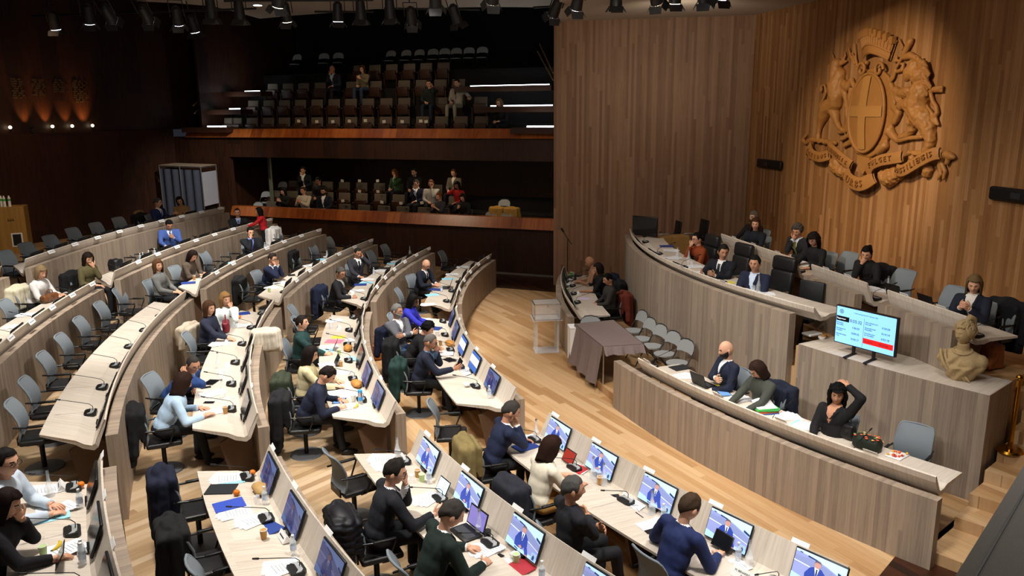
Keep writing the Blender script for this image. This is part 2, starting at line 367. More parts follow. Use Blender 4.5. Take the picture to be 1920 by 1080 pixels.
# ------------------------------------------------ curved desks
DESKTOP=[(.95,.755),(.50,.755),(.40,.725),(.31,.725),(.27,.76),(.135,1.075),(.115,1.065),(.13,.99),(.235,.72),(.29,.665),(.42,.665),(.52,.70),(.95,.725)]
PANEL=[(0,0),(0,1),(.14,1),(.14,0)]
M_SUP=mat('dark_oak_support','5a4332',.6,noise_amt=.1)
ORD=['front','second','third','fourth','fifth','rearmost']; BLK={1:'near',2:'middle',3:'far'}
DESKS={}
def curved_desk(a0,a1,r,sgn,zfloor,ztop,zpan0,label,group=None,rimdz=0,ua0=None,ua1=None,skew=(0,0)):
    t=empty('curved_desk',pol(r,(a0+a1)/2,zfloor),0,label,'desk',group); inv=Matrix.Translation(-Vector(t.location))
    L=t.location
    def fin(mb,name,m):
        mb.v=[(v[0]-L.x,v[1]-L.y,v[2]-L.z) for v in mb.v]; return mb.build(name,m,t)
    pr=[(x,(zpan0 if z==0 else ztop)) for x,z in PANEL]
    fin(MB().sweep(pr,a0,a1,r,sgn),'front_panel',M_OAKP)
    dt=[(x,z+(rimdz if z>.95 else 0)) for x,z in DESKTOP]
    fin(MB().sweep(dt,a0+.12 if ua0 is None else ua0,a1-.12 if ua1 is None else ua1,r,sgn,z0=zfloor,skew=skew),'desktop',M_OAKT)
    n=max(2,round((a1-a0)*R(1)*r/2.1)+1); ds=R(1)*r
    for i in range(n):
        a=a0+1.3+(a1-a0-2.4)*i/(n-1)
        m=MB().sweep([(.2,0),(.2,.62),(.29,.662),(.42,.662),(.62,.55),(.5,.0)],a-.03/ds*1.,a+.03/ds,r,sgn,n=1,z0=zfloor); fin(m,'support',M_SUP)
    return t
EXT={(1,0):(48.6,64.0),(1,1):(46,63.9),(1,2):(44,63.8),(1,3):(44,63.75),
 (2,0):(67.4,85.1),(2,1):(66.9,84.8),(2,2):(66.5,84.5),(2,3):(66.15,84.3),(2,4):(66,84.15),(2,5):(66,84.0),
 (3,0):(88.1,106.2),(3,1):(87.4,106.1),(3,2):(86.9,106.05),(3,3):(86.5,106.0),(3,4):(86.1,106.0),(3,5):(85.9,106.0)}
for (bk,k),(a0,a1) in EXT.items():
    zlow=0 if k<=1 else ZF[k-1]
    curved_desk(a0,a1,RR[k],1,ZF[k],ZP[k],zlow,f'{ORD[k]} row curved pale oak desk of the {BLK[bk]} seating block',skew={1:(0,.9),2:(1.6,1),3:(2.0,1)}[bk])
# stage desks (their users sit on the inner side)
curved_desk(48.98,71.42,15.68,-1,.15-.0,.885,0,'curved oak desk closest to the open floor, bearded bald man sits behind it',rimdz=-.10,ua1=69.0,ua0=49.3)
curved_desk(82.7,99.5,15.6,-1,.15,.9,0,'short curved oak side desk beside the clear ballot box',rimdz=-.08)
curved_desk(62.4,98,13.84,-1,1.22+.14,2.1,.15,'tall curved oak presiding desk in front of the black leather armchairs',rimdz=-.17,ua0=60.9)
t=tag(MB().sweep([(0,.15),(0,1.66),(.82,1.66),(.82,.15)],49.6,61.5,13.84,-1).build('display_plinth',M_OAKP),'tall curved oak plinth carrying the wall of the screen and the bust','plinth')
MB().sweep([(0,1.655),(0,1.664),(.82,1.664),(.82,1.655)],49.62,61.48,13.838,-1).build('plinth_top',M_OAKT,t)
def straight_desk(s0,s1,label):
    t=empty('straight_desk',wallp((s0+s1)/2,2.9,1.42),0,label,'desk'); L=t.location
    def ex(prof,s0,s1,name,m,z0=1.42):
        vs=[];n=len(prof);fs=[];uv=[]
        for s in (s0,s1):
            for d,z in prof: p=wallp(s,2.9-d,z0+z)-L; vs.append(p)
        pl=[0]
        for j in range(n): q=prof[(j+1)%n]; pl.append(pl[-1]+math.hypot(q[0]-prof[j][0],q[1]-prof[j][1]))
        for j in range(n):
            k=(j+1)%n; fs.append((j,k,n+k,n+j)); uv.append([(s0,pl[j]),(s0,pl[j+1]),(s1,pl[j+1]),(s1,pl[j])])
        fs+=[tuple(range(n-1,-1,-1)),tuple(range(n,2*n))]; uv+=[[(p[0],p[1]) for p in prof[::-1]],[(p[0],p[1]) for p in prof]]
        return MB().add(vs,fs,0,uv).build(name,m,t)
    ex([(0,-.2),(0,.86),(.14,.86),(.14,-.2)],s0,s1,'front_panel',M_OAKP); ex(DESKTOP,s0+.03,s1+.12,'desktop',M_OAKT)
    for s in (s0+.15,s1-.15): ex([(.2,0),(.2,.62),(.29,.662),(.42,.662),(.62,.55),(.5,.0)],s-.02,s+.02,'support',M_SUP)
straight_desk(4.3,7.45,'long oak back-row desk below the black wall speaker')
straight_desk(8.09,9.66,'middle oak back-row desk where the ponytailed woman reads')
straight_desk(10.27,11.9,'oak back-row desk behind the big screen and stone bust')
# ------------------------------------------------ furniture prototypes
M_MESH=mat('grey_chair_mesh','7b848b',.75,noise_amt=.06,noise_scale=200)
M_SEAT=mat('black_leather','1d1d1e',.42,bump=.1,noise_scale=25)
M_ARM=mat('dark_steel_tube','3c3e40',.3,metal=.8)
M_DISC=mat('brushed_floor_disc','6f7275',.5,metal=.5)
M_SILV=mat('silver_plastic','b4b7ba',.4,metal=.4)
M_GLASS=mat('clear_glass','f4faff',.03,alpha=.3,spec=.9)
M_PLAST=mat('clear_plastic','e8f2f8',.08,alpha=.35,spec=.8)
M_SCRD=mat('dark_screen','16181c',.18,spec=.6)
def backpt(u,v,w=.46,z0=.50,z1=.99):  # chair back surface, S curve in side view
    z=z0+(z1-z0)*v; x=(u-.5)*w*(1-.06*(v-.4)**2*4); y=-.235-.10*v**2+.05*sin(v*PI)-.035*(abs(u-.5)*2)**2*-1
    return Vector((x,y,z))
def mk_chair():
    t=empty('office_chair',(0,0,0),0,'x','chair','office chairs with grey mesh backs')
    b=MB(); T=.012
    b.grid(lambda u,v:backpt(u,v)+Vector((0,-T,0)),9,9); b.grid(lambda u,v:backpt(1-u,v)+Vector((0,T,0)),9,9)
    edge=[backpt(u,0) for u in (0,.25,.5,.75,1)]+[backpt(1,v) for v in (.15,.35,.55,.75,.92)]+[backpt(.95,1),backpt(.75,1.01),backpt(.5,1.015),backpt(.25,1.01),backpt(.05,1)]+[backpt(0,v) for v in (.92,.75,.55,.35,.15)]
    b.tube(edge,.015,6,0,closed=True); b.build('backrest',M_MESH,t)
    b=MB().rbox((0,.02,.455),(.48,.47,.07),.03); b.build('seat',M_SEAT,t)
    for s in(-1,1):
        b=MB().tube([(s*.235,-.245,.70),(s*.262,-.05,.69),(s*.262,.15,.69),(s*.262,.165,.675),(s*.25,.07,.44),(s*.2,.02,.41)],.0125,6)
        o_=b.build('armrest',M_ARM,t); MB().rbox((s*.262,.04,.703),(.045,.25,.02),.009,n=1).build('arm_pad',M_BLACK,o_)
    MB().cone((0,0,.02),(0,0,.40),.032,.032,10).box((0,0,.405),(.3,.3,.025)).box((0,-.19,.43),(.12,.1,.02)).box((0,-.235,.47),(.3,.02,.1)).build('column',M_BLKM,t)
    MB().cone((0,0,0),(0,0,.018),.25,.24,24).build('base_disc',M_DISC,t)
    return t
P_CHAIR=Prot(mk_chair)
def mk_exec():
    t=empty('executive_chair',(0,0,0),0,'x','chair','black leather armchairs at the presiding desk')
    MB().rbox((0,-.27,.76),(.54,.11,.56),.05,rx=.13).build('backrest',M_SEAT,t); MB().rbox((0,-.345,1.16),(.56,.14,.28),.06,rx=.1).build('headrest',M_SEAT,t)
    MB().rbox((0,.02,.47),(.54,.52,.11),.05).build('seat',M_SEAT,t)
    for s in(-1,1): MB().rbox((s*.29,.02,.68),(.06,.34,.035),.016,n=1).tube([(s*.29,.12,.67),(s*.29,.06,.5),(s*.2,0,.45)],.016,6).build('armrest',M_CHROME,t)
    MB().cone((0,0,.05),(0,0,.42),.035,.035,10).build('column',M_BLKM,t)
    b=MB()
    for i in range(5): a=2*PI*i/5; b.cone((0,0,.09),(.3*cos(a),.3*sin(a),.05),.03,.02,6).ell((.3*cos(a),.3*sin(a),.03),.03,8,6)
    b.build('star_base',M_BLKM,t); return t
P_EXEC=Prot(mk_exec)
M_FOLD=mat('grey_folding_seat','9a9c9c',.5); 
def mk_fold():
    t=empty('folding_chair',(0,0,0),0,'x','chair','grey folding chairs')
    b=MB(); pr=[(-.22,.62),(-.22,.74),(-.19,.81),(-.12,.855),(0,.87),(.12,.855),(.19,.81),(.22,.74),(.22,.62),(.1,.65),(-.1,.65)]
    M=Matrix(((1,0,0,0),(0,-.34,1,.07),(0,1,0,0),(0,0,0,1)))
    b.prism(pr,-.01,.01,M=M); b.build('backrest',M_FOLD,t)
    b=MB(); b.prism([(.2*cos(a)*(1),.03+.21*sin(a)) for a in [2*PI*i/20 for i in range(20)]],.44,.465); b.build('seat',M_FOLD,t)
    b=MB()
    b.tube([(-.215,.26,0),(-.215,-.02,.44),(-.215,-.16,.66),(-.21,-.2,.78),(-.13,-.225,.865),(0,-.23,.885),(.13,-.225,.865),(.21,-.2,.78),(.215,-.16,.66),(.215,-.02,.44),(.215,.26,0)],.011,6)
    b.build('front_frame',mat('dark_grey_tube','3a3d3e',.4,metal=.5),t)
    MB().tube([(-.19,-.28,0),(-.19,.1,.44),(.19,.1,.44),(.19,-.28,0)],.010,6).tube([(-.19,-.2,.1),(.19,-.2,.1)],.008,6).build('rear_frame',MC['dark_grey_tube'],t)
    return t
P_FOLD=Prot(mk_fold)
def mk_mic():
    t=empty('gooseneck_microphone',(0,0,0),0,'x','microphone','desk microphones')
    b=MB(); b.prism([(-.10,-.06),(-.10,.05),(-.07,.075),(.07,.075),(.10,.05),(.10,-.06),(.07,-.075),(-.07,-.075)],0,.038); b.build('base',M_BLACK,t)
    b=MB(); b.prism([(-.095,-.03),(-.06,.0),(.06,.0),(.095,-.03),(.095,.02),(.06,.045),(-.06,.045),(-.095,.02)],.038,.048); b.build('control_panel',M_SILV,t)
    b=MB(); b.tube([(0,.03,.04),(0,.035,.10),(.0,.0,.14),(.0,-.10,.175),(0,-.34,.25)],.0045,6); b.build('gooseneck',M_BLACK,t)
    MB().cap((0,-.34,.25),(0,-.385,.264),.011,.009,8).build('capsule',M_BLACK,[c for c in t.children if c.name.startswith('gooseneck')][0]); return t
P_MIC=Prot(mk_mic)
# monitors: picture built as coloured areas of the lit panel
def scr(n,c,e): return mat(n,c,.3,emit=e)
def video_faces(k):
    S={'wall':('8a94c8'),'band':('b8dcff'),'line':('d8e4ff'),'suit':('31459a'),'skin':('b98a80'),'hair':('5a5560'),'shirt':('e6ecff'),'desk':('7f8ab8'),'low':('a8d4f8'),'dk':('2a3c66'),'ins':('8fb4e0'),'tie':('222a44')}
    ks=list(S); ms=[scr(f'picture_{k}_{q}',tuple(int(int(S[q][i:i+2],16)*(.55 if k=='dim' else 1)*(1 if i==4 or k!='dim' else .8)) for i in(0,2,4)),.8 if k=='lit' else .65) for q in ks]
    F_=[('wall',[(0,0),(1,0),(1,1),(0,1)]),('band',[(0,1),(0,.93),(.3,.90),(.62,.80),(1,.60),(1,1)]),('desk',[(0,.62),(.3,.58),(1,.36),(1,.56),(.62,.76),(.3,.82),(0,.80)]),
     ('line',[(0,.64),(.3,.60),(1,.37),(1,.35),(.3,.57),(0,.61)]),('dk',[(.25,.92),(.45,.88),(.45,.84),(.25,.87)]),('dk',[(.85,.78),(1,.70),(1,.62),(.85,.70)]),('dk',[(.08,.95),(.14,.94),(.14,.91),(.08,.92)]),
     ('low',[(0,0),(1,0),(1,.12),(.6,.10),(.3,.16),(0,.24)]),('suit',[(.27,.12),(.25,.35),(.33,.58),(.43,.66),(.55,.64),(.63,.52),(.66,.28),(.74,.06),(.64,.02),(.58,.22),(.52,.1),(.36,.1)]),
     ('shirt',[(.41,.64),(.51,.63),(.485,.38),(.46,.38)]),('tie',[(.455,.60),(.48,.60),(.487,.42),(.468,.38),(.455,.42)]),
     ('skin',[(.41,.66),(.40,.76),(.43,.83),(.50,.83),(.53,.75),(.51,.66),(.46,.62)]),('hair',[(.40,.76),(.405,.84),(.45,.88),(.51,.86),(.535,.77),(.50,.81),(.43,.81)]),
     ('skin',[(.40,.16),(.47,.22),(.53,.16),(.47,.11)]),('skin',[(.64,.02),(.73,.06),(.76,.02),(.68,-.0)]),('dk',[(.3,.08),(.42,.06),(.42,.02),(.3,.04)]),
     ('ins',[(.84,.03),(.99,.03),(.99,.27),(.84,.27)]),('dk',[(.88,.04),(.94,.04),(.95,.14),(.93,.19),(.90,.19),(.88,.13)]),('skin',[(.90,.19),(.93,.19),(.93,.24),(.90,.24)])]
    return ks,ms,F_
def mk_monitor(kind):
    def fn():
        t=empty('desk_monitor',(0,0,0),0,'x','monitor','desk monitors'); tl=R(-21)
        M=Matrix.Translation((0,0,.035))@Euler((-tl,0,0)).to_matrix().to_4x4()@Matrix.Rotation(PI,4,'Z')
        # local panel frame: x right seen from the user, z up, screen to -Y before turning
        MB().rbox((0,.012,.165),(.54,.028,.33),.008,n=1,M=M).box((0,.032,.16),(.3,.02,.2),M=M).build('casing',M_BLACK,t)
        b=MB(); W,H=.518,.302
        def q(poly,m,o):
            vs=[M@Vector((-W/2+W*x,-.0025-.0004*o,.013+H*y)) for x,y in poly]; b.add(vs,[tuple(range(len(vs)))],m)
        if kind in('lit','dim'):
            ks,ms,F_=video_faces(kind)
            for i,(k,p) in enumerate(F_): q(p,ks.index(k),i)
        elif kind=='doc':
            ms=[scr('doc_white','cfe0f2',.9),scr('doc_blue','3a5fa8',.7),scr('doc_grey','8496a8',.8)]
            q([(0,0),(1,0),(1,1),(0,1)],1,0); q([(0,.35),(1,.35),(1,.8),(0,.8)],0,1)
            for i in range(5): q([(.08,.42+.07*i),(.9-.1*(i%2),.42+.07*i),(.9-.1*(i%2),.44+.07*i),(.08,.44+.07*i)],2,2)
        else: ms=[M_SCRD]; q([(0,0),(1,0),(1,1),(0,1)],0,0)
        b.build('screen',ms,t.children[0])
        MB().box((0,-.01,.02),(.14,.05,.04)).build('stand',M_BLKM,t)
        return t
    return fn
P_MON={k:Prot(mk_monitor(k)) for k in('lit','dim','doc','off')}
def mk_plate(tl=-35):
    t=empty('name_plate',(0,0,0),0,'x','name plate','white name plates on the desk rims')
    MB().box((0,0,.03),(.21,.004,.065),rx=R(tl)).build('card',M_WHITE,t)
    b=MB()
    for x,w_ in ((-.05,.06),(.03,.09)): b.box((x,.0035,.031),(w_,.001,.012),rx=R(tl))
    b.build('lettering',mat('grey_print','9a9da2',.8),t.children[0]); return t
P_PLATE=Prot(mk_plate); P_PLATEF=Prot(lambda:mk_plate(30))
# ------------------------------------------------ seats
SEATS={(1,0):[63.3-3.27*i for i in range(5)],(1,1):[63.0-3.28*i for i in range(5)],(1,2):[63.2-2.9*i for i in range(4)],(1,3):[63.3-2.5*i for i in range(4)],
 (2,0):[70.9+3.4*i for i in range(5)],(2,1):[69.9+2.95*i for i in range(6)],(2,2):[69.4+2.98*i for i in range(6)],(2,3):[69.0+2.58*i for i in range(7)],(2,4):[74.3+2.25*i for i in range(5)],(2,5):[79.3+2.2*i for i in range(3)],
 (3,0):[90.5+3.45*i for i in range(5)],(3,1):[89.6+3.1*i for i in range(6)],(3,2):[89.6+3.1*i for i in range(6)],(3,3):[88.9+2.7*i for i in range(7)],(3,4):[88.7+2.35*i for i in range(8)],(3,5):[88.0+2.15*i for i in range(9)]}
NTH=['first','second','third','fourth','fifth','sixth','seventh','eighth','ninth','tenth']
ROWN=['front','second','third','fourth','fifth','rearmost']
def where(bk,k,i): return f'{NTH[i]} seat of {ROWN[k]} row, {BLK[bk]} block'
MONK={(1,0):['lit']*5,(1,1):['lit']*5,(1,2):['dim']*4,(2,0):['dim','doc','doc','dim','dim'],(2,1):['dim','dim','off','off','off','off']}
WIDE={'lit':'lit widescreen monitor showing speaker in blue','dim':'dimmer monitor showing the blue debate picture','doc':'monitor showing a white document page','off':'dark slim desk monitor'}
for (bk,k),L in SEATS.items():
    r=RR[k]; zf=ZF[k]; ks=MONK.get((bk,k),['off']*len(L)); far=(bk==3)
    for i,a in enumerate(L):
        kind=ks[i]; off=.75
        if bk==2 and k==3: # monitors of the empty row lie folded on the board
            o=P_MON['off'].place(pol(r+.30,a-off,zf+.745),face_in(a-off)+PI,f'black monitor folded flat, {where(bk,k,i)}',scale=(1,1,.8))
        else: o=P_MON[kind].place(pol(r+.30,a-off,zf+(.745 if bk<3 else .80)),face_in(a-off)+PI,f'{WIDE[kind]}, {where(bk,k,i)}')
        P_MIC.place(pol(r+.43,a+.25,zf+.74),face_in(a+.25),f'black gooseneck microphone, {where(bk,k,i)}')
        if not(bk==2 and k==3): (P_PLATEF if bk==3 or k==4 else P_PLATE).place(pol(r+(.08 if bk==3 or k==4 else .12),a+.1,zf+(1.02 if bk==3 or k==4 else 1.06)),face_in(a),f'white name plate on desk rim, {where(bk,k,i)}',scale=1.25 if bk==3 or k==4 else .9)
# ------------------------------------------------ people
def headsurf(x,y,z,o=0):
    """unit direction -> head surface point (face to +Y)"""
    X=.0765+o;Y=.097+o;Z=.118+o
    fx=1-.30*max(0,-z)**1.6; px=x*X*fx; pz=z*Z; py=y*Y
    if y<0: py*=1-.25*max(0,-z)**1.5; 
    else: py*=1-.05*max(0,-z)
    if y>0:
        g=math.exp(-(x/.17)**2)
        if z<.22 and z>-.40:
            f=(.22-z)/.45 if z>-.23 else (z+.40)/.17
            py+=.026*g*max(0,min(1,f))**1.2
        py-=.009*sum(math.exp(-((x-s*.36)/.17)**2-((z-.04)/.13)**2) for s in(-1,1))
        py+=.004*math.exp(-((z-.22)/.08)**2)*math.exp(-(x/.6)**2)
        py+=.005*math.exp(-(x/.28)**2-((z+.50)/.07)**2)+.009*math.exp(-(x/.3)**2-((z+.85)/.15)**2)
        py-=.004*math.exp(-(x/.3)**2-((z+.62)/.06)**2)
    return Vector((px,py,pz))
def add_head(mb,M,nu=40,nv=34,age=0):
    vs=[];fs=[];ms=[]
    for j in range(nv+1):
        ph=-PI/2+PI*j/nv
        for i in range(nu):
            t=2*PI*i/nu; vs.append(M@headsurf(cos(ph)*sin(t),cos(ph)*cos(t),sin(ph)))
    for j in range(nv):
        z=sin(-PI/2+PI*(j+.5)/nv); c=cos(-PI/2+PI*(j+.5)/nv)
        for i in range(nu):
            t=2*PI*(i+.5)/nu; x=c*sin(t); y=c*cos(t); m=0
            if y>.5:
                ax=abs(x)
                if .24<ax<.50 and -.03<z<.075: m=1
                elif .18<ax<.55 and .15<z<.23: m=2
                elif ax<.24 and -.53<z<-.42: m=3
            a=j*nu+i;b=j*nu+(i+1)%nu; mb.add([vs[a],vs[b],vs[b+nu],vs[a+nu]],[(0,3,2,1)],m,smooth=True)
    for s in(-1,1):
        mb.ell((0,0,0),(.010,.019,.032),8,8,0,M=M@Matrix.Translation((s*.079,-.008,-.008))@Matrix.Rotation(s*-.3,4,'Z'))
HAIR={'short':(.078,.0,-.072,.013,.009),'buzz':(.082,.01,-.06,.006,.001),'thin':(.085,.0,-.07,.008,.005),'bob':(.078,-.11,-.13,.022,.006),'mid':(.08,-.15,-.19,.024,.008),'long':(.08,-.22,-.30,.022,.008),'curly':(.072,-.16,-.2,.034,.018),'curlyshort':(.072,-.03,-.08,.026,.014),'bun':(.07,-.02,-.07,.011,.003),'pony':(.07,-.02,-.07,.011,.003)}
def add_hair(mb,M,style,seed):
    if style=='rim': fr,sd,bk,v,nz=.0,-.03,-.08,.006,.002; top=.045
    else: fr,sd,bk,v,nz=HAIR[style]; top=None
    nu,nv=36,14; vs=[]
    for j in range(nv+1):
        tt=j/nv
        for i in range(nu):
            t=2*PI*i/nu-PI; at=abs(t)   # t=0 is the face
            lim=R(62)
            if at<R(48): h=fr
            elif at<R(72): w=(at-R(48))/R(24); h=fr+(sd-fr)*w*w*(3-2*w)
            elif at<R(115): h=sd
            else: w=(at-R(115))/R(65); h=sd+(bk-sd)*w
            T=.118+v if top is None else (top if at>R(60) else h+.001)
            zz=h+(T-h)*cos(min(1,tt)*PI/2) if top is None else T+(h-T)*tt
            if top is None: zz=T-(T-h)*(1-cos(tt*PI/2)) if False else h+(T-h)*cos(tt*PI/2)
            # radius of the skull at that height
            zc=max(-.02,zz)/( .118+v); rad=math.sqrt(max(0,1-zc*zc))
            if zz<-.02: rad=1-.10*min(1,(-.02-zz)/.2)
            if top is not None: rad=math.sqrt(max(0,1-(zz/.124)**2))
            x=(.0765+v)*rad*sin(t); y=(.097+v)*rad*cos(t)
            if zz<-.06 and y<0: y*=.95-.3*min(1,(-.06-zz)/.1)*(style in('short','thin','buzz'))
            p=Vector((x,y,zz)); n=noise.noise_vector(p*28+Vector((seed,0,0)))*nz; 
            if style in('curly','curlyshort'): n+=noise.noise_vector(p*55+Vector((0,seed,0)))*nz*.7
            k_=.25+.75*min(1,(zz-h)/.045) if style in('short','buzz','thin','bun','pony','curlyshort','rim') else 1
            if k_<1:
                b_=headsurf(*(Vector((x/.0765,y/.097,zz/.118)).normalized())); f_=math.hypot(b_.x,b_.y)/max(1e-4,math.hypot(x,y)); q_=1+(f_*1.0-1)*(1-k_) if f_>0 else 1
                p=Vector((x*q_,y*q_,zz)); n=n*k_
            vs.append(M@(p+n))
    for i in range(nu):   # closing ring inside the head
        p=M.inverted()@vs[nv*nu+i]; vs.append(M@Vector((p.x*.78,p.y*.78,p.z+.012)))
    fs=[(j*nu+i,(j+1)*nu+i,(j+1)*nu+(i+1)%nu,j*nu+(i+1)%nu) for j in range(nv+1) for i in range(nu)]
    mb.add(vs,fs,0,smooth=True)
    if style=='pony': mb.tube([M@Vector(p) for p in((0,-.10,.05),(0,-.15,.03),(0,-.165,-.06),(0,-.14,-.17),(0,-.13,-.24))],[.02,.034,.038,.03,.008],10)
    if style=='bun': mb.ell((0,0,0),.035,12,8,0,M=M@Matrix.Translation((0,-.11,.05)))
def add_beard(mb,M,d=.016):
    nu,nv=20,10; vs=[]
    for j in range(nv+1):
        for i in range(nu+1):
            u=-1+2*i/nu; v=j/nv; az=u*R(88)
            top=-.36+.36*abs(u)**1.3; z=top+(-.985-top)*v
            c=math.sqrt(max(0,1-z*z)); e=d*(1-abs(u)**6)*(min(1,v*4+.25)); vs.append(M@headsurf(c*sin(az),c*cos(az),z,e))
    mb.add(vs,[(j*(nu+1)+i,(j+1)*(nu+1)+i,(j+1)*(nu+1)+i+1,j*(nu+1)+i+1) for j in range(nv) for i in range(nu)],0,smooth=True)
    mb.tube([M@headsurf(sin(a)*.92,cos(a)*.92,-.36,.004) for a in (-.32,-.16,0,.16,.32)],.006,6)
def add_glasses(mb,M):
    for s in(-1,1):
        mb.tube([M@Vector((s*.034+.023*cos(a),.103-.25*abs(s*.034+.023*cos(a))*.35,.006+.018*sin(a))) for a in [2*PI*i/12 for i in range(12)]],.0024,5,closed=True)
        mb.tube([M@Vector((s*.057,.094,.008)),M@Vector((s*.079,.05,.008)),M@Vector((s*.081,-.005,.004))],.002,5)
    mb.tube([M@Vector((-.011,.105,.008)),M@Vector((.011,.105,.008))],.002,5)
def ik(S,W,l1,l2,pole):
    d=W-S; L=d.length; mx=(l1+l2)*.995
    if L>mx: W=S+d*(mx/L); d=W-S; L=mx
    L=max(L,abs(l1-l2)+.02); a=(l1*l1-l2*l2+L*L)/(2*L); h=math.sqrt(max(0,l1*l1-a*a)); u=d.normalized()
    p=pole-u*pole.dot(u)
    if p.length<1e-4: p=Vector((0,0,-1))
    return S+u*a+p.normalized()*h, W
def add_hand(mb,W,d,n,side,curl=.35,spread=1,m=0,sc_=1.0):
    d=d.normalized(); n=(n-d*n.dot(d)).normalized(); sd=d.cross(n)*side*1.0   # thumb side
    Mx=Matrix(((sd.x,d.x,n.x),(sd.y,d.y,n.y),(sd.z,d.z,n.z))).to_4x4()
    mb.ell((0,0,0),(.041*sc_,.052*sc_,.017),12,8,m,M=Matrix.Translation(W+d*.048)@Mx)
    mb.cone(W-d*.03,W+d*.03,.027,.029,10,m)
    for i,(o,L) in enumerate(((.031,.070),(.0105,.080),(-.0105,.074),(-.031,.058))):
        b0=W+d*(.088-.004*abs(i-1))+sd*o*sc_; dd=(d+sd*o*spread*4).normalized(); c1=dd*cos(curl)+n*sin(curl); c2=dd*cos(curl*2.2)+n*sin(curl*2.2); c3=dd*cos(curl*3.)+n*sin(curl*3.)
        p1=b0+c1*L*.45;p2=p1+c2*L*.32;p3=p2+c3*L*.26
        mb.tube([b0-dd*.015,b0,p1,p2,p3],[.010,.0098,.009,.0082,.0055],7,m)
    t0=W+d*.030+sd*.030; q=(d*.62+sd*.78).normalized(); p1=t0+q*.035; q2=(d*.9+sd*.35+n*.3).normalized(); p2=p1+q2*.03; mb.tube([t0-q*.012,t0,p1,p2,p2+q2*.018],[.014,.013,.011,.0095,.006],7,m)
SKIN={'l':'d9a587','m':'c48f70','t':'b07c5c','d':'5a3826'}
PEOPLE=[]
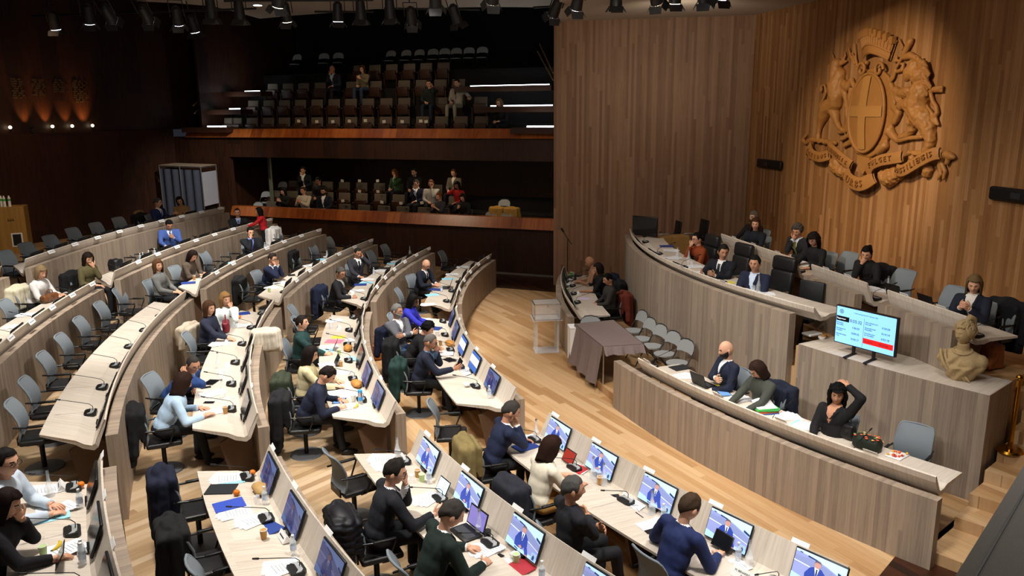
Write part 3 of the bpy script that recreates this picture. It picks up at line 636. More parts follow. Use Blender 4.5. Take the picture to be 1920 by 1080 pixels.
def person(label,px,py,zf,rz,top='20263a',shirt='f0f0f0',tie=None,legs='16171c',hair='short',hc='3a2c22',skin='l',lean=12,side=0,hy=0,hp=15,hr=0,
           L='desk',Rr='desk',beard=None,glasses=False,stand=False,vox=.016,openv=True,sleeve=1.0,scale=1.13,chair=True,xy=None,twist=0,hem=True,shoes='121212',hz=None,vd=.32,female=False,group=None,extra=None):
    le,sr=R(lean),R(side)
    S_=.93 if female else 1.0; hp_=.95 if stand else .555
    Pv=Vector((0,0,hp_)); sp=Vector((sin(sr),sin(le),cos(le)*cos(sr))).normalized(); fw=Vector((0,cos(le),-sin(le)))
    if twist: fw=Matrix.Rotation(R(twist),3,'Z')@fw
    rt=fw.cross(sp).normalized(); fw=sp.cross(rt).normalized()
    nb=Pv+sp*.49*S_; sh=nb-sp*.045; sw=(.168 if female else .202)
    HM=Matrix.Rotation(R(hy+twist),3,'Z')@Euler((-R(hp),R(hr),0)).to_matrix()
    nk=nb+(sp*.5+Vector((0,0,.5))).normalized()*.085; hc_=nk+HM@Vector((0,.018,.095)); hs=1.02 if female else 1.07
    # place so that the head is where the photo has it
    Rz=Matrix.Rotation(rz,3,'Z')
    if xy is None:
        hw=un(px,py,zf+hc_.z*scale); o=Rz@Vector((hc_.x*scale,hc_.y*scale,0)); root=Vector((hw.x-o.x,hw.y-o.y,zf))
    else: root=Vector((xy[0],xy[1],zf))
    e=empty('person',root,rz,label,'person',group); e.scale=(scale,)*3
    mk=lambda c,n='cloth',r=.85: mat(f'{n}_{c}',c,r,noise_amt=.13,noise_scale=14)
    skm=mat('skin_'+skin,SKIN[skin],.55,noise_amt=.05,noise_scale=20)
    body=MB(); cl=MB(); tr=MB(); hd=MB()
    body.ell(Pv+sp*.03,(.12,.08,.10)); body.cap(Pv+sp*.06,Pv+sp*.34,.075,.075,12); body.cap(sh-rt*sw*.75,sh+rt*sw*.75,.036,.036,10); body.cap(nb-sp*.05,nk+HM@Vector((0,0,.03)),.056,.052,12)
    th=.012
    cl.ell(Pv+sp*.05,(.17,.125,.13)); 
    Mt=Matrix(((rt.x,fw.x,sp.x),(rt.y,fw.y,sp.y),(rt.z,fw.z,sp.z))).to_4x4()
    cl.ell((0,0,0),(.17*S_,.125,.23),16,10,0,M=Matrix.Translation(Pv+sp*.22)@Mt); cl.ell((0,0,0),(.19*S_,.138,.165),16,10,0,M=Matrix.Translation(Pv+sp*.35+fw*.012)@Mt)
    cl.cap(sh-rt*(sw-.03),sh+rt*(sw-.03),.066*S_,.066*S_,12); cl.ell((0,0,0),(.088,.075,.05),12,8,0,M=Matrix.Translation(nb-sp*.005)@Mt)
    for s in(-1,1): cl.cap(nb-sp*.01+rt*s*.03,sh+rt*s*(sw-.02),.045,.058,10)
    dz=.79/scale; q_=1/scale
    hands=[]
    for s,spec in ((-1,L),(1,Rr)):
        Sx=sh+rt*s*sw; pole=Vector((s*.7,-.35,-.9)); n=Vector((0,0,-1)); curl=.35; hd_=None
        if isinstance(spec,tuple): W=Vector((spec[0],spec[1],spec[2]*(q_ if not stand else 1))); pole=Vector(spec[3]) if len(spec)>3 and spec[3] else pole; n=Vector(spec[4]) if len(spec)>4 and spec[4] else n; hd_=Vector(spec[5]) if len(spec)>5 and spec[5] else None
        elif spec=='desk': W=Vector((s*.15,.47,dz)); hd_=Vector((-s*.5,.8,-.05))
        elif spec=='write': W=Vector((s*.17,.48,dz)); curl=.6; hd_=Vector((-s*.5,.8,0)); n=Vector((-s*.5,0,-.8))
        elif spec=='keys': W=Vector((s*.08,.45,dz+.03)); curl=.3; hd_=Vector((-s*.1,1,-.1))
        elif spec=='face': W=hc_+HM@Vector((s*.045,.125,-.125)); pole=Vector((s*.35,.2,-1)); n=(hc_-W); curl=.75; hd_=Vector((-s*.35,-.15,.8))
        elif spec=='temple': W=hc_+HM@Vector((s*.115,.07,-.10)); pole=Vector((s*.6,.5,-.9)); n=Vector((-s,0,0)); curl=.45; hd_=Vector((-s*.05,-.25,.9))
        elif spec=='cross': W=Vector((-s*.10,.25,.84 if not stand else 1.22)); pole=Vector((s*.8,.2,-.8)); hd_=Vector((-s,.15,.05)); n=Vector((0,-1,-.2))
        elif spec=='lap': W=Vector((s*.08,.30,.66)); hd_=Vector((-s*.5,.8,-.1))
        elif spec=='phone': W=Vector((s*.055,.33,.88)); hd_=Vector((-s*.25,.7,.5)); n=Vector((-s*.8,0,.3)); curl=.6
        elif spec=='down': W=Vector((s*.24,.05,hp_-.12)); hd_=Vector((0,.1,-1)); n=Vector((-s,0,0))
        elif spec=='head': W=hc_+HM@Vector((s*.10,-.06,.10)); pole=Vector((s*1,.1,.4)); hd_=Vector((-s*.7,-.2,.3)); n=Vector((0,0,-1)); curl=.4
        elif spec=='clasp': W=Vector((s*.07,.42,dz+.02)); hd_=Vector((-s*.5,.75,.1)); n=Vector((-s,0,-.2)); curl=.8
        E,W=ik(Sx,W,.29*S_,.255*S_,pole); d=(W-E).normalized() if hd_ is None else (hd_.normalized()*.75+(W-E).normalized()*.45)
        body.cap(Sx,E,.036,.034,10); body.cap(E,W,.038,.026,10)
        cl.cap(Sx,E,.07*S_,.058*S_,12)
        if sleeve>0: q=E+(W-E)*sleeve*.97; cl.cone(E,q,.058*S_,.044 if sleeve>.9 else .052,12); cl.ell(E,.058*S_)
        hands.append((W,d,n,s,curl))
        if openv and sleeve>.95 and shirt!=top: tr.v  # cuffs below
    for s in(-1,1):
        if stand: H_=Pv+Vector((s*.09,0,-.02)); K_=Vector((s*.11,.03,.50)); A_=Vector((s*.12,-.01,.08))
        else: H_=Pv+Vector((s*.09,.02,-.02)); K_=Vector((s*.13,.43,.53)); A_=Vector((s*.12,.45+.05*s,.10))
        body.cap(H_,K_,.07,.05,10); body.cap(K_,A_,.048,.034,10); tr.cap(H_,K_,.088,.066,12); tr.cone(K_,A_-Vector((0,0,.02)),.064,.052,12); tr.ell(K_,.066)
    tr.ell(Pv,(.165,.125,.10))
    # body skin (one mesh: trunk, limbs, neck, head, fingers)
    V,Fc=remesh(body,max(vox,.018),3); bo=MB(); bo.add(V,Fc,0,smooth=True)
    HMx=Matrix.Translation(hc_)@HM.to_4x4()@Matrix.Scale(hs,4)
    add_head(bo,HMx,*( (40,34) if vox<.02 else (28,24)))
    for (W,d,n,s,curl) in hands: add_hand(bo,W,d,n,s,curl)
    hcm=mat('hair_'+hc,tuple(int(int(hc[i:i+2],16)*.72) for i in(0,2,4)),.75,spec=.15,noise_amt=.25,noise_scale=70)
    bo.build('body',[skm,mat('eye_dark','1c1512',.3),hcm,mat('lips_'+skin,{'l':'b56a5c','m':'9c5a4a','t':'8c5040','d':'4a2420'}[skin],.5)],e)
    # clothes
    def cloth(mb,v,names,cls,sm=4,fold=.008):
        V,Fc=remesh(mb,v,sm); sd=random.random()*50
        V=[p+noise.noise_vector(p*8+Vector((sd,0,0)))*fold*.55+noise.noise_vector(Vector((p.x*26,p.y*26,p.z*11+sd)))*fold*.55 for p in V]
        groups={}
        for f in Fc:
            c=sum((V[i] for i in f),Vector())/len(f); groups.setdefault(cls(c),[]).append(f)
        for nm,fs in groups.items():
            idx={};vs=[];ff=[]
            for f in fs:
                g=[]
                for i in f:
                    if i not in idx: idx[i]=len(vs); vs.append(V[i])
                    g.append(idx[i])
                ff.append(g)
            MB().add(vs,ff,0,smooth=True).build(nm,names[nm],e)
    def cls(c):
        q=c-nb; d=-q.dot(sp); x=q.dot(rt); y=q.dot(fw)
        if openv and .02<y<.175 and -.06<d<vd:
            w=.062*(1-d/(vd+.01))+.004
            if abs(x)<w: return 'tie' if (tie and abs(x)<.023 and d>.02) else 'shirt'
        if openv and d<-.02 and math.hypot(x,y)<.078: return 'shirt'
        return 'jacket'
    nmj='jacket' if openv else ('dress' if extra=='dress' else 'sweater')
    tm=mk(top); names={'jacket':tm,'shirt':mk(shirt,'shirt'),'tie':mk(tie or '222222','tie',.5)}
    if not openv: names={nmj:tm}
    cloth(cl,vox,names,cls if openv else (lambda c:nmj))
    if openv:
        ch_=[c for c in e.children if c.name.startswith('jacket') or c.name.startswith('shirt')]
        pts=[]
        for c in ch_:
            for v in c.data.vertices:
                q=v.co-nb; y=q.dot(fw)
                if .02<y<.19: pts.append((q.dot(rt),-q.dot(sp),y,v.co.copy()))
        for s in(-1,1):
            b_=MB(); ln=[]
            for i in range(9):
                d=-.035+(vd-.01)*i/8+.0; w=.064*(1-d/(vd+.01))+.006; x=s*w
                cand=[p for p in pts if abs(p[0]-x)<.02 and abs(p[1]-d)<.02]
                if cand: ln.append(max(cand,key=lambda p:p[2])[3]+fw*.002)
            if len(ln)>3:
                L_=len(ln); b_.grid(lambda u,v:ln[min(L_-1,int(round(v*(L_-1))))]+rt*s*(u*.034*(1-abs(v-.35)*.8))+fw*(.010-.012*u*u),4,L_); b_.tube(ln,.006,5); b_.build('lapel',tm,e)
    cloth(tr,max(vox,.02),{'trousers':mk(legs)},lambda c:'trousers',4,.004)
    for s in(-1,1):
        A_=Vector((s*.12,.45+.05*s,.10)) if not stand else Vector((s*.12,-.01,.08))
        MB().ell(A_+Vector((0,.07,-.055)),(.045,.125,.042),12,8).build('shoe',mk(shoes,'leather',.5),e)
    if openv and sleeve>.95:
        for (W,d,n,s,curl) in hands: MB().cone(W-d.normalized()*.035,W+d.normalized()*.004,.036,.034,12).build('shirt_cuff',mk(shirt,'shirt'),e)
    if hair!='bald': h=MB(); add_hair(h,HMx,hair,random.random()*30); h.build('hair',hcm,e)
    if beard: h=MB(); add_beard(h,HMx); h.build('beard',mat('hair_'+beard,beard,.7,noise_amt=.25,noise_scale=70),e)
    if glasses: h=MB(); add_glasses(h,HMx); h.build('glasses',M_BLACK,e)
    PEOPLE.append((e,chair,stand,zf,root,rz,label))
    return e
def seated(label,px,py,k,yaw=0,**kw):
    """on the tiers: faces the hall centre, yaw turns to the left"""
    P=un(px,py,ZF[k]+1.2); a=topol(P)[1]; return person(label,px,py,ZF[k],face_in(a)+R(yaw),**kw)
def aim(P,Q): d=Vector(Q)-Vector(P); return math.atan2(d.y,d.x)-PI/2
FAR=.022; MID=.018; NEAR=.014
# ---- near block
seated('man in navy suit, hand at chin, writing, first in the front row',957.8,771,0,-8,top='1b2440',hair='short',hc='57504c',skin='m',lean=22,hp=22,hy=-12,L='write',Rr='face',vox=NEAR)
seated('woman with brown bob in cream sweater leaning over her papers',1032.6,838.5,0,0,top='e6ddc8',shirt='e6ddc8',openv=False,legs='b58a4a',hair='mid',hc='3c2418',lean=14,hp=24,hy=-15,female=True,sleeve=.75,vox=NEAR)
seated('grey-haired man in black cardigan, arms folded on desk edge',1074,917,0,-10,top='1b1c22',openv=False,shirt='d8d8d8',hair='short',hc='6f6c69',skin='m',lean=0,hp=4,hy=-20,L='cross',Rr='cross',vox=NEAR)
seated('man in blue suit seen from behind, last in the front row',1293,951,0,-6,top='1d2a58',hair='short',hc='54402f',lean=20,hp=22,hy=-5,L=(-.30,.40,.80,None,None,(.4,.8,0)),Rr='desk',vox=NEAR)
seated('dark-haired man in black suit holding a white tablet, hand at mouth',740,884.8,1,-5,top='14151d',hair='short',hc='2d2723',skin='l',lean=20,hp=14,hy=-25,L='face',Rr=(.22,.52,.86,None,(-1,0,0),(0,.8,.3)),glasses=True,vox=NEAR)
seated('man in dark green sweater with white collar, writing',847,963.5,1,-5,top='15241f',openv=True,shirt='e9ecec',hair='short',hc='55504b',lean=22,hp=30,hy=-15,L='desk',Rr='write',vox=NEAR)
seated('man with glasses in pale blue shirt, hands over papers, left edge',11.7,867,3,-15,top='c3d0de',openv=False,hair='short',hc='231d1a',lean=18,hp=5,hy=-25,L=(-.06,.46,.82,None,None,(.3,.8,0)),Rr=(.1,.5,.80),glasses=True,vox=NEAR)
seated('woman with long dark hair in black, bottom left corner',11.7,945,3,-10,top='15131a',openv=False,hair='long',hc='2a1a14',lean=14,hp=20,hy=-15,female=True,L='face',Rr='desk',vox=NEAR)
# ---- middle block
seated('man in blue jacket with glasses resting his head on his hand',362,683.7,2,-20,top='1f3c72',shirt='8fa3bd',hair='buzz',hc='4a4541',skin='m',lean=46,side=4,hp=20,hy=-40,L='lap',Rr='temple',glasses=True,vox=NEAR)
seated('woman in light blue blouse seen from behind, brown shoulder-length hair',343,717,2,5,top='b4cfe8',openv=False,hair='mid',hc='3c251b',lean=30,hp=25,hy=15,female=True,L='desk',Rr=(.2,.5,.8),vox=NEAR)
seated('woman with brown hair in dark dotted dress beside red handbag',392,578,2,-15,top='1f2438',openv=False,hair='mid',hc='5e3d28',lean=10,hp=5,hy=-20,female=True,L='lap',Rr=(.2,.5,.82),vox=MID)
seated('blonde woman in white top, hand at cheek, with dark necklace',422,561,2,-70,top='dfe9e8',openv=False,hair='mid',hc='b98a52',lean=4,hp=8,hy=20,female=True,L='face',Rr='lap',vox=MID)
seated('woman in dark green top with brown hair tied back',566,605,1,-10,top='1b3b3a',openv=False,hair='bun',hc='2e2320',lean=8,hp=-2,hy=-5,female=True,L='lap',Rr='write',vox=MID)
seated('woman in cream sweater with long dark hair seen from behind',581.5,664.5,1,-5,top='cfc39a',openv=False,hair='long',hc='221815',lean=10,hp=16,hy=-10,female=True,vox=NEAR)
seated('young man in navy jumper writing on a tablet',614,703,1,-10,top='151c33',shirt='151c33',openv=False,hair='short',hc='2b2119',lean=30,hp=42,hy=-8,L='desk',Rr='write',vox=NEAR,shoes='1a1a1a')
seated('silver-bearded man in grey blazer with folded arms',744.4,583,0,-50,top='63646b',shirt='e9e9ea',legs='2d4668',hair='short',hc='a8a6a2',skin='m',lean=-6,hp=6,hy=18,L='cross',Rr='cross',beard='8f8c88',vox=MID)
seated('dark-skinned woman in royal blue dress with glasses, reaching for papers',774,563.7,0,-15,top='2c2fb0',openv=False,extra='dress',hair='long',hc='120e0e',skin='d',lean=18,hp=18,hy=-10,female=True,glasses=True,L=(-.1,.45,.8),Rr=(.3,.55,.8),sleeve=.85,vox=MID)
seated('person with curly black hair in black sweater leaning on desk',802,615.5,0,-10,top='121215',openv=False,hair='curlyshort',hc='0f0d0d',lean=34,hp=30,hy=-10,female=True,vox=NEAR)
seated('balding man with glasses in navy suit holding a phone',806.7,640.7,0,-12,top='191f33',shirt='5d7896',hair='buzz',hc='8a857f',skin='m',lean=18,hp=18,hy=-10,L='face',Rr=(.2,.56,.9,None,(-1,0,0),(0,.8,.3)),glasses=True,vox=NEAR)
seated('blonde woman in striped white jumper typing on laptop',76.5,511,4,-10,top='d5d3d0',openv=False,hair='bob',hc='a48c62',lean=20,hp=20,hy=-20,female=True,L='keys',Rr='keys',vox=MID)
# ---- far block
seated('bald man with glasses in navy suit typing on laptop',798.8,496,0,-22,top='181d2e',tie='14161f',hair='bald',skin='l',lean=18,hp=28,hy=-8,L='keys',Rr='keys',glasses=True,vox=MID)
seated('older grey-haired man in black suit reading at second row desk',638.5,512,1,-5,top='1d1d22',tie='6a6f86',hair='short',hc='77746f',skin='m',lean=18,hp=18,hy=-25,L='lap',Rr='write',glasses=True,vox=MID)
seated('man in grey suit with phone to his ear',670.7,474,1,-45,top='2e2f36',tie='15151a',hair='buzz',hc='3a332e',skin='m',lean=6,hp=20,hy=5,L='temple',Rr='desk',vox=MID)
seated('man in navy suit with hands clasped at his mouth',511,485,2,-10,top='141d3c',hair='short',hc='3b2f28',lean=20,hp=12,hy=-10,L='face',Rr='face',glasses=True,vox=MID)
seated('bearded man in dark suit and blue tie, hand over mouth',469.5,435.5,3,-50,top='14171f',shirt='7d8fc8',tie='3b3f9c',hair='short',hc='211a17',beard='2a211d',lean=0,hp=10,hy=10,L='lap',Rr='face',vox=FAR)
seated('woman in brown tweed jacket typing on laptop',360.6,479.6,3,-10,top='54473c',openv=False,hair='mid',hc='2c1d16',lean=22,hp=30,hy=-10,female=True,L='keys',Rr='keys',vox=MID)
seated('woman with light brown hair in checked black and white jacket',295.7,498,3,-5,top='6d6e6c',openv=False,hair='mid',hc='7a5234',lean=-2,hp=0,hy=-30,female=True,L='lap',Rr='lap',vox=MID)
seated('man in bright blue suit and dark tie reading at desk',317,421,4,-50,top='4560a6',shirt='c9d6f0',tie='131a3a',hair='short',hc='1e1815',skin='m',lean=8,hp=35,hy=8,L='phone',Rr='desk',vox=FAR)
seated('man in dark suit and tie turning towards the woman in red',445,399,4,-50,top='16181f',shirt='9fb0d0',tie='28345e',hair='buzz',hc='3a2d24',skin='m',lean=0,hp=5,hy=-10,L='lap',Rr='desk',vox=FAR)
seated('woman in olive patterned blouse drinking, long brown hair',164.7,485,4,-15,top='5a5334',openv=False,hair='mid',hc='2c1c14',lean=10,hp=20,hy=-20,female=True,L='face',Rr='lap',vox=MID)
seated('grey-haired man in navy suit in the rearmost row',296,380,5,0,top='1d2a58',tie='55679a',hair='short',hc='6b6966',lean=4,hp=5,hy=15,L='lap',Rr='lap',vox=FAR)
seated('woman in tan sweater before the curtained booth',337,377,5,-55,top='a8814f',openv=False,hair='mid',hc='3a2419',lean=8,hp=14,hr=14,hy=0,female=True,L='cross',Rr='cross',vox=FAR)
person('woman in red jacket standing with her back to us',486,396,ZF[4]-.05,aim((-9,24),(-10.5,23.6)),stand=True,top='c01f28',openv=False,legs='111116',hair='mid',hc='14100f',hp=8,lean=10,female=True,L=(-.1,.5,1.12),Rr=(.35,.2,1.1),chair=False,vox=FAR,scale=.95)
# ---- stage, front desk and side desk
def stg(label,px,py,zf,yaw=0,**kw):
    P=un(px,py,zf+1.2); a=topol(P)[1]; return person(label,px,py,zf,face_in(a)+PI+R(yaw),**kw)
stg('bald man with dark beard in navy jacket and white shirt',1361.7,655.5,.15,-12,top='161d33',hair='bald',beard='1d1613',lean=2,hp=14,hy=-5,L='lap',Rr='cross',vox=NEAR)
stg('woman in camouflage-patterned jacket reading a document',1421,693,.15,0,top='3c3f38',openv=False,hair='mid',hc='3a2418',lean=8,hp=34,hy=-10,female=True,L='desk',Rr='desk',glasses=True,vox=NEAR)
stg('woman with long black curls, one arm raised behind her head',1570,739,.15,5,top='101013',shirt='c48f70',hair='curly',hc='0c0a0a',skin='m',vd=.17,lean=-4,hp=8,hy=25,female=True,L='head',Rr='lap',vox=NEAR)
stg('bald man in tan shirt at the small side desk',1106,491,.15,0,top='b58c6c',openv=False,hair='bald',skin='m',lean=20,hp=22,female=False,L='keys',Rr='keys',sleeve=.3,vox=MID)
stg('woman in black top, hand at mouth, at the side desk',1122,504,.15,0,top='101013',openv=False,hair='bob',hc='2a211c',skin='m',lean=16,hp=10,hy=10,female=True,L='desk',Rr='face',sleeve=.1,vox=MID)
stg('person with short black hair in dark grey top at side desk',1140,523.7,.15,5,top='37322f',openv=False,hair='short',hc='0f0d0d',skin='m',lean=2,hp=18,hy=10,female=True,L='lap',Rr='lap',vox=MID)
# ---- presiding desk
stg('woman with short black hair in rust orange jacket, chin on hand',1307,448,1.22,10,top='8a3d14',openv=False,hair='short',hc='120f0f',lean=22,hp=6,hy=10,female=True,L='desk',Rr='face',glasses=True,vox=MID)
stg('man in black suit gesturing with open hands',1356,472,1.22,35,top='11141d',tie='10131a',hair='short',hc='2c2320',skin='m',lean=8,hp=12,hy=45,L=(-.1,.5,.98,None,(.8,0,.2),(0,.8,.5)),Rr=(.12,.52,.98,None,(-.8,0,.2),(0,.8,.5)),vox=MID)
stg('dark-haired man in navy suit with hands joined on presiding desk',1415.6,494,1.22,25,top='161d36',shirt='c8d6ea',hair='short',hc='1c1816',skin='m',lean=12,hp=6,hy=12,L='clasp',Rr='clasp',vox=MID)
# ---- back row
fb=math.atan2(-KN.y,-KN.x)-PI/2
def bkr(label,px,py,yaw=0,**kw): return person(label,px,py,1.42,fb+R(yaw),**kw)
bkr('woman with grey hair and dark clothes, mostly hidden behind another',1413.5,407,20,top='15151a',openv=False,hair='bob',hc='8f8478',lean=5,hp=5,female=True,L='lap',Rr='desk',vox=FAR)
bkr('woman with auburn hair in dark navy top at back row desk',1416.7,420,35,top='121621',openv=False,hair='mid',hc='5e3a20',lean=10,hp=8,hy=20,female=True,L='desk',Rr='desk',vox=MID)
bkr('grey curly-haired man in black suit, cheek on fist',1495.8,432,20,top='1f1f22',shirt='c9d2dc',tie='77703a',hair='curlyshort',hc='5d5854',skin='m',lean=16,hp=25,hy=10,L='keys',Rr='face',vox=MID)
bkr('woman with dark curls and glasses in black jacket writing',1525.6,449.5,20,top='131317',openv=False,hair='curly',hc='241a18',lean=18,hp=20,hy=10,female=True,glasses=True,L='desk',Rr='write',vox=MID)
bkr('woman with dark ponytail in black, hand covering her face',1625.4,474.5,25,top='111114',openv=False,hair='pony',hc='18120f',lean=18,hp=25,hy=15,female=True,L='desk',Rr='face',vox=MID)
bkr('blonde woman in navy blazer looking at her phone',1826.7,533,30,top='161b2c',shirt='d9d4cc',hair='mid',hc='8f744c',lean=10,hp=18,hy=15,female=True,L='phone',Rr='phone',vox=MID)
# ---- galleries
fr=aim(Vector((0,0,0)),-WN)
def gal(label,px,py,row,yaw=0,up=False,stand=False,dz=0,**kw):
    d,z=(UG if up else LG)[row]; y0=rearp(5,d+.5)
    # intersect the sight line with the row's vertical plane
    r=ray(px,py); k=(W0+WN*(d+.5)).dot(WN)/(Vector((r.x,r.y,0)).dot(WN)); 
    xy=(r.x*k,r.y*k); return person(label,px,py,z+dz,fr+R(yaw),xy=xy,vox=.026,chair=False,stand=stand,**kw)
gal('young woman in black looking at phone, left of white-shirted man',534,361.7,0,top='121214',openv=False,hair='long',hc='1c1412',hp=20,L='phone',Rr='phone',female=True,lean=4)
gal('man in white shirt with hands together, front gallery row',570.7,357,0,top='d8cfb8',openv=False,hair='short',hc='5e3c28',hp=10,L='phone',Rr='phone',lean=4,legs='14151a')
gal('man in dark suit with open white shirt, front gallery row',607,358,0,15,top='151a26',hair='short',hc='15110f',skin='m',beard='1a1412',L='lap',Rr='down',lean=0,hp=12)
gal('woman with red hair in patterned scarf reading a red book',827,365,0,-20,top='3a3a40',openv=False,hair='bun',hc='a85a22',hp=12,female=True,L='phone',Rr='phone',lean=6,sleeve=.4)
gal('woman in black dress looking down, beside the woman with red book',870,371.7,0,0,top='101012',openv=False,hair='mid',hc='1c1614',hp=22,female=True,L='lap',Rr='phone',lean=4)
gal('man in navy suit, chin in hand, second gallery row',785.7,346.7,1,-10,top='161c33',tie='8898b8',hair='short',hc='56504c',L='lap',Rr='face',lean=10)
gal('man in white sweater in second gallery row',810,348,1,15,top='b3b0aa',openv=False,hair='short',hc='7a4a2c',L='face',Rr='lap',lean=10,hp=10)
gal('woman in red dress with dark hair in lower gallery',860,348,1,-8,top='a3161c',openv=False,hair='mid',hc='15100e',skin='t',female=True,L='lap',Rr='temple',lean=4,hp=20)
gal('dim figure in black in second gallery row',601.7,338,1,top='0f0f11',openv=False,hair='short',hc='15110f',L='lap',Rr='lap',skin='t')
gal('man in dark jacket, hand at chin, third gallery row',572,321.7,2,10,top='14161d',hair='short',hc='4a4038',L='lap',Rr='face',lean=12)
gal('blonde woman with hand raised to her chin, third gallery row',744,330,2,-10,top='2f4a2c',shirt='b8c4a8',hair='mid',hc='a0672c',female=True,L='face',Rr='lap',lean=6)
gal('bearded man in black, third gallery row',778,325,2,0,top='111216',openv=False,hair='buzz',hc='4a4440',beard='85807a',L='lap',Rr='lap',lean=2)
gal('man in grey suit and white shirt, third gallery row',852.7,328,2,-5,top='6b6455',shirt='e4ddcc',hair='short',hc='8a5c38',L='lap',Rr='lap',lean=2)
gal('person in dark clothes standing in gallery doorway holding a phone',458,301,2,0,stand=True,dz=-.45,top='0f1216',openv=False,hair='short',hc='15110f',L=(-.06,.33,1.2),Rr=(.08,.33,1.2),skin='t')
gal('bald man with hand at chin, upper gallery',629,140,2,-5,up=True,top='141b2c',shirt='a9adb8',hair='bald',L='lap',Rr='face',lean=12,skin='t')
gal('woman in light blouse in the upper gallery',682,138,2,0,up=True,top='6d6248',openv=False,hair='mid',hc='4a2f1c',female=True,L='phone',Rr='lap',lean=4,legs='2c3a52')
gal('person in dark green leaning head on hand, upper gallery',806.7,169,1,10,up=True,top='1d231f',openv=False,hair='short',hc='4a3020',L='temple',Rr='lap',lean=6,legs='1f2a3c')
gal('man in pale jacket and trousers with outstretched arm, upper gallery',858,166.7,1,-5,up=True,top='9a9384',shirt='101216',hair='short',hc='2a1f18',legs='8f8878',L=(-.48,.12,.86),Rr='lap',lean=-2)
gal('blond person in black at the front of the upper gallery',943,213,0,-15,up=True,top='101012',openv=False,hair='mid',hc='a08a60',female=True,L='lap',Rr='lap',lean=14)
# chairs under the people
for e,ch,st,zf,root,rz,label in PEOPLE:
    if ch and not st and zf!=1.22:
        w=' '.join(label.split()[:8]).rstrip(','); 
        pr=P_EXEC if (zf==1.22) else P_CHAIR
        pr.place(root+Vector((0,0,.0)),rz,('high-backed black leather armchair under ' if zf==1.22 else 'grey-backed office chair under ')+w,group='black leather armchairs at the presiding desk' if zf==1.22 else None)
# ------------------------------------------------ empty chairs
def chair_px(x,y,zf,rz=None,pr=None,yaw=0,label='',top=.98,back=-.33,stage=False,group=None):
    P=un(x,y,zf+top); a=topol(P)[1]
    if rz is None: rz=face_in(a)+(PI if stage else 0)
    rz+=R(yaw); o=Matrix.Rotation(rz,3,'Z')@Vector((0,back,0)); root=Vector((P.x-o.x,P.y-o.y,zf))
    (pr or P_CHAIR).place(root,rz,label,group=group); return root,rz
CH={}
def ch(key,*a,**k): CH[key]=chair_px(*a,**k)
for i,(x,y) in enumerate([(12,778),(38,735),(72,687),(106,652),(141,620),(180,591),(215,564)]):
    ch(f'D2{i}',x,y-22,ZF[3],label=f'empty grey chair of the deserted fourth row, {NTH[i]} from the near end')
ch('B1a',612,852,ZF[1],yaw=8,label='empty grey mesh chair pulled back from second row, near block')
P=un(846,866,0); P_CHAIR.place(Vector((P.x,P.y,0)),face_in(71)-.25,'empty grey chair at the near end of the front row, middle block')
for key,x,y in (('C1a',303,888),('C1b',322,985)): ch(key,x,y,ZF[2],label='empty black-seated chair of third row under '+('a navy coat' if key=='C1a' else 'a long black coat'))
ch('C1c',352,1062,ZF[2],label='empty black-seated chair of third row at the bottom picture edge')
for i,(x,y) in enumerate([(824,474),(741,545)]): ch(f'A3{i}',x,y-2,0,label=['empty grey chair at far end of front row, far block','empty grey chair near the woman in royal blue'][i])
for i,(x,y) in enumerate([(717,460),(690,472)]): ch(f'B3{i}',x,y,ZF[1],label=['far-end empty grey chair of second row, far block','empty grey chair beside the man on the phone'][i])
for i,(x,y) in enumerate([(581,458),(612,446),(546,472),(447,522)]): ch(f'C3{i}',x,y,ZF[2],label=['empty grey chair of third row, second from the far wall','empty grey chair of third row nearest the far wall','third row chair carrying a black coat beside navy-suited man','third row chair carrying a black coat, aisle end'][i])
for i,(x,y) in enumerate([(378,474),(410,460),(322,488)]): ch(f'D3{i}',x,y,ZF[3],label=['empty grey chair behind the woman in brown tweed','empty grey chair with a small black bag','fourth row chair holding a navy quilted coat'][i])
for i,(x,y) in enumerate([(271,446),(351,424),(388,414),(421,404),(229,460),(513,428)]): ch(f'E3{i}',x,y,ZF[4],label=['fifth row grey chair with black handbag, left of blue-suited man','empty grey chair right of the blue-suited man','empty grey chair left of man in dark suit and tie','fifth row chair draped in black beside dark-suited man','empty grey chair right of the olive-bloused woman','chair holding a white coat near the woman in red'][i])
for i,(x,y) in enumerate([(4,472),(43,457),(88,443),(131,429),(175,419),(218,409),(262,403)]): ch(f'F3{i}',x,y,ZF[5],yaw=-10,label=f'empty grey chair against the dark wall, {NTH[i]} from the left')
ch('C2e',343,627,ZF[2],label='empty grey chair between blue-jacketed man and woman with red handbag')
ch('B2e',547,597,ZF[1],label='empty grey chair behind the woman in green top'); ch('B2f',541,575,ZF[1],label='empty grey chair at far end of second row, middle block')
ch('E2e',2,565,ZF[4],label='empty grey chair at the left edge of the fifth row')
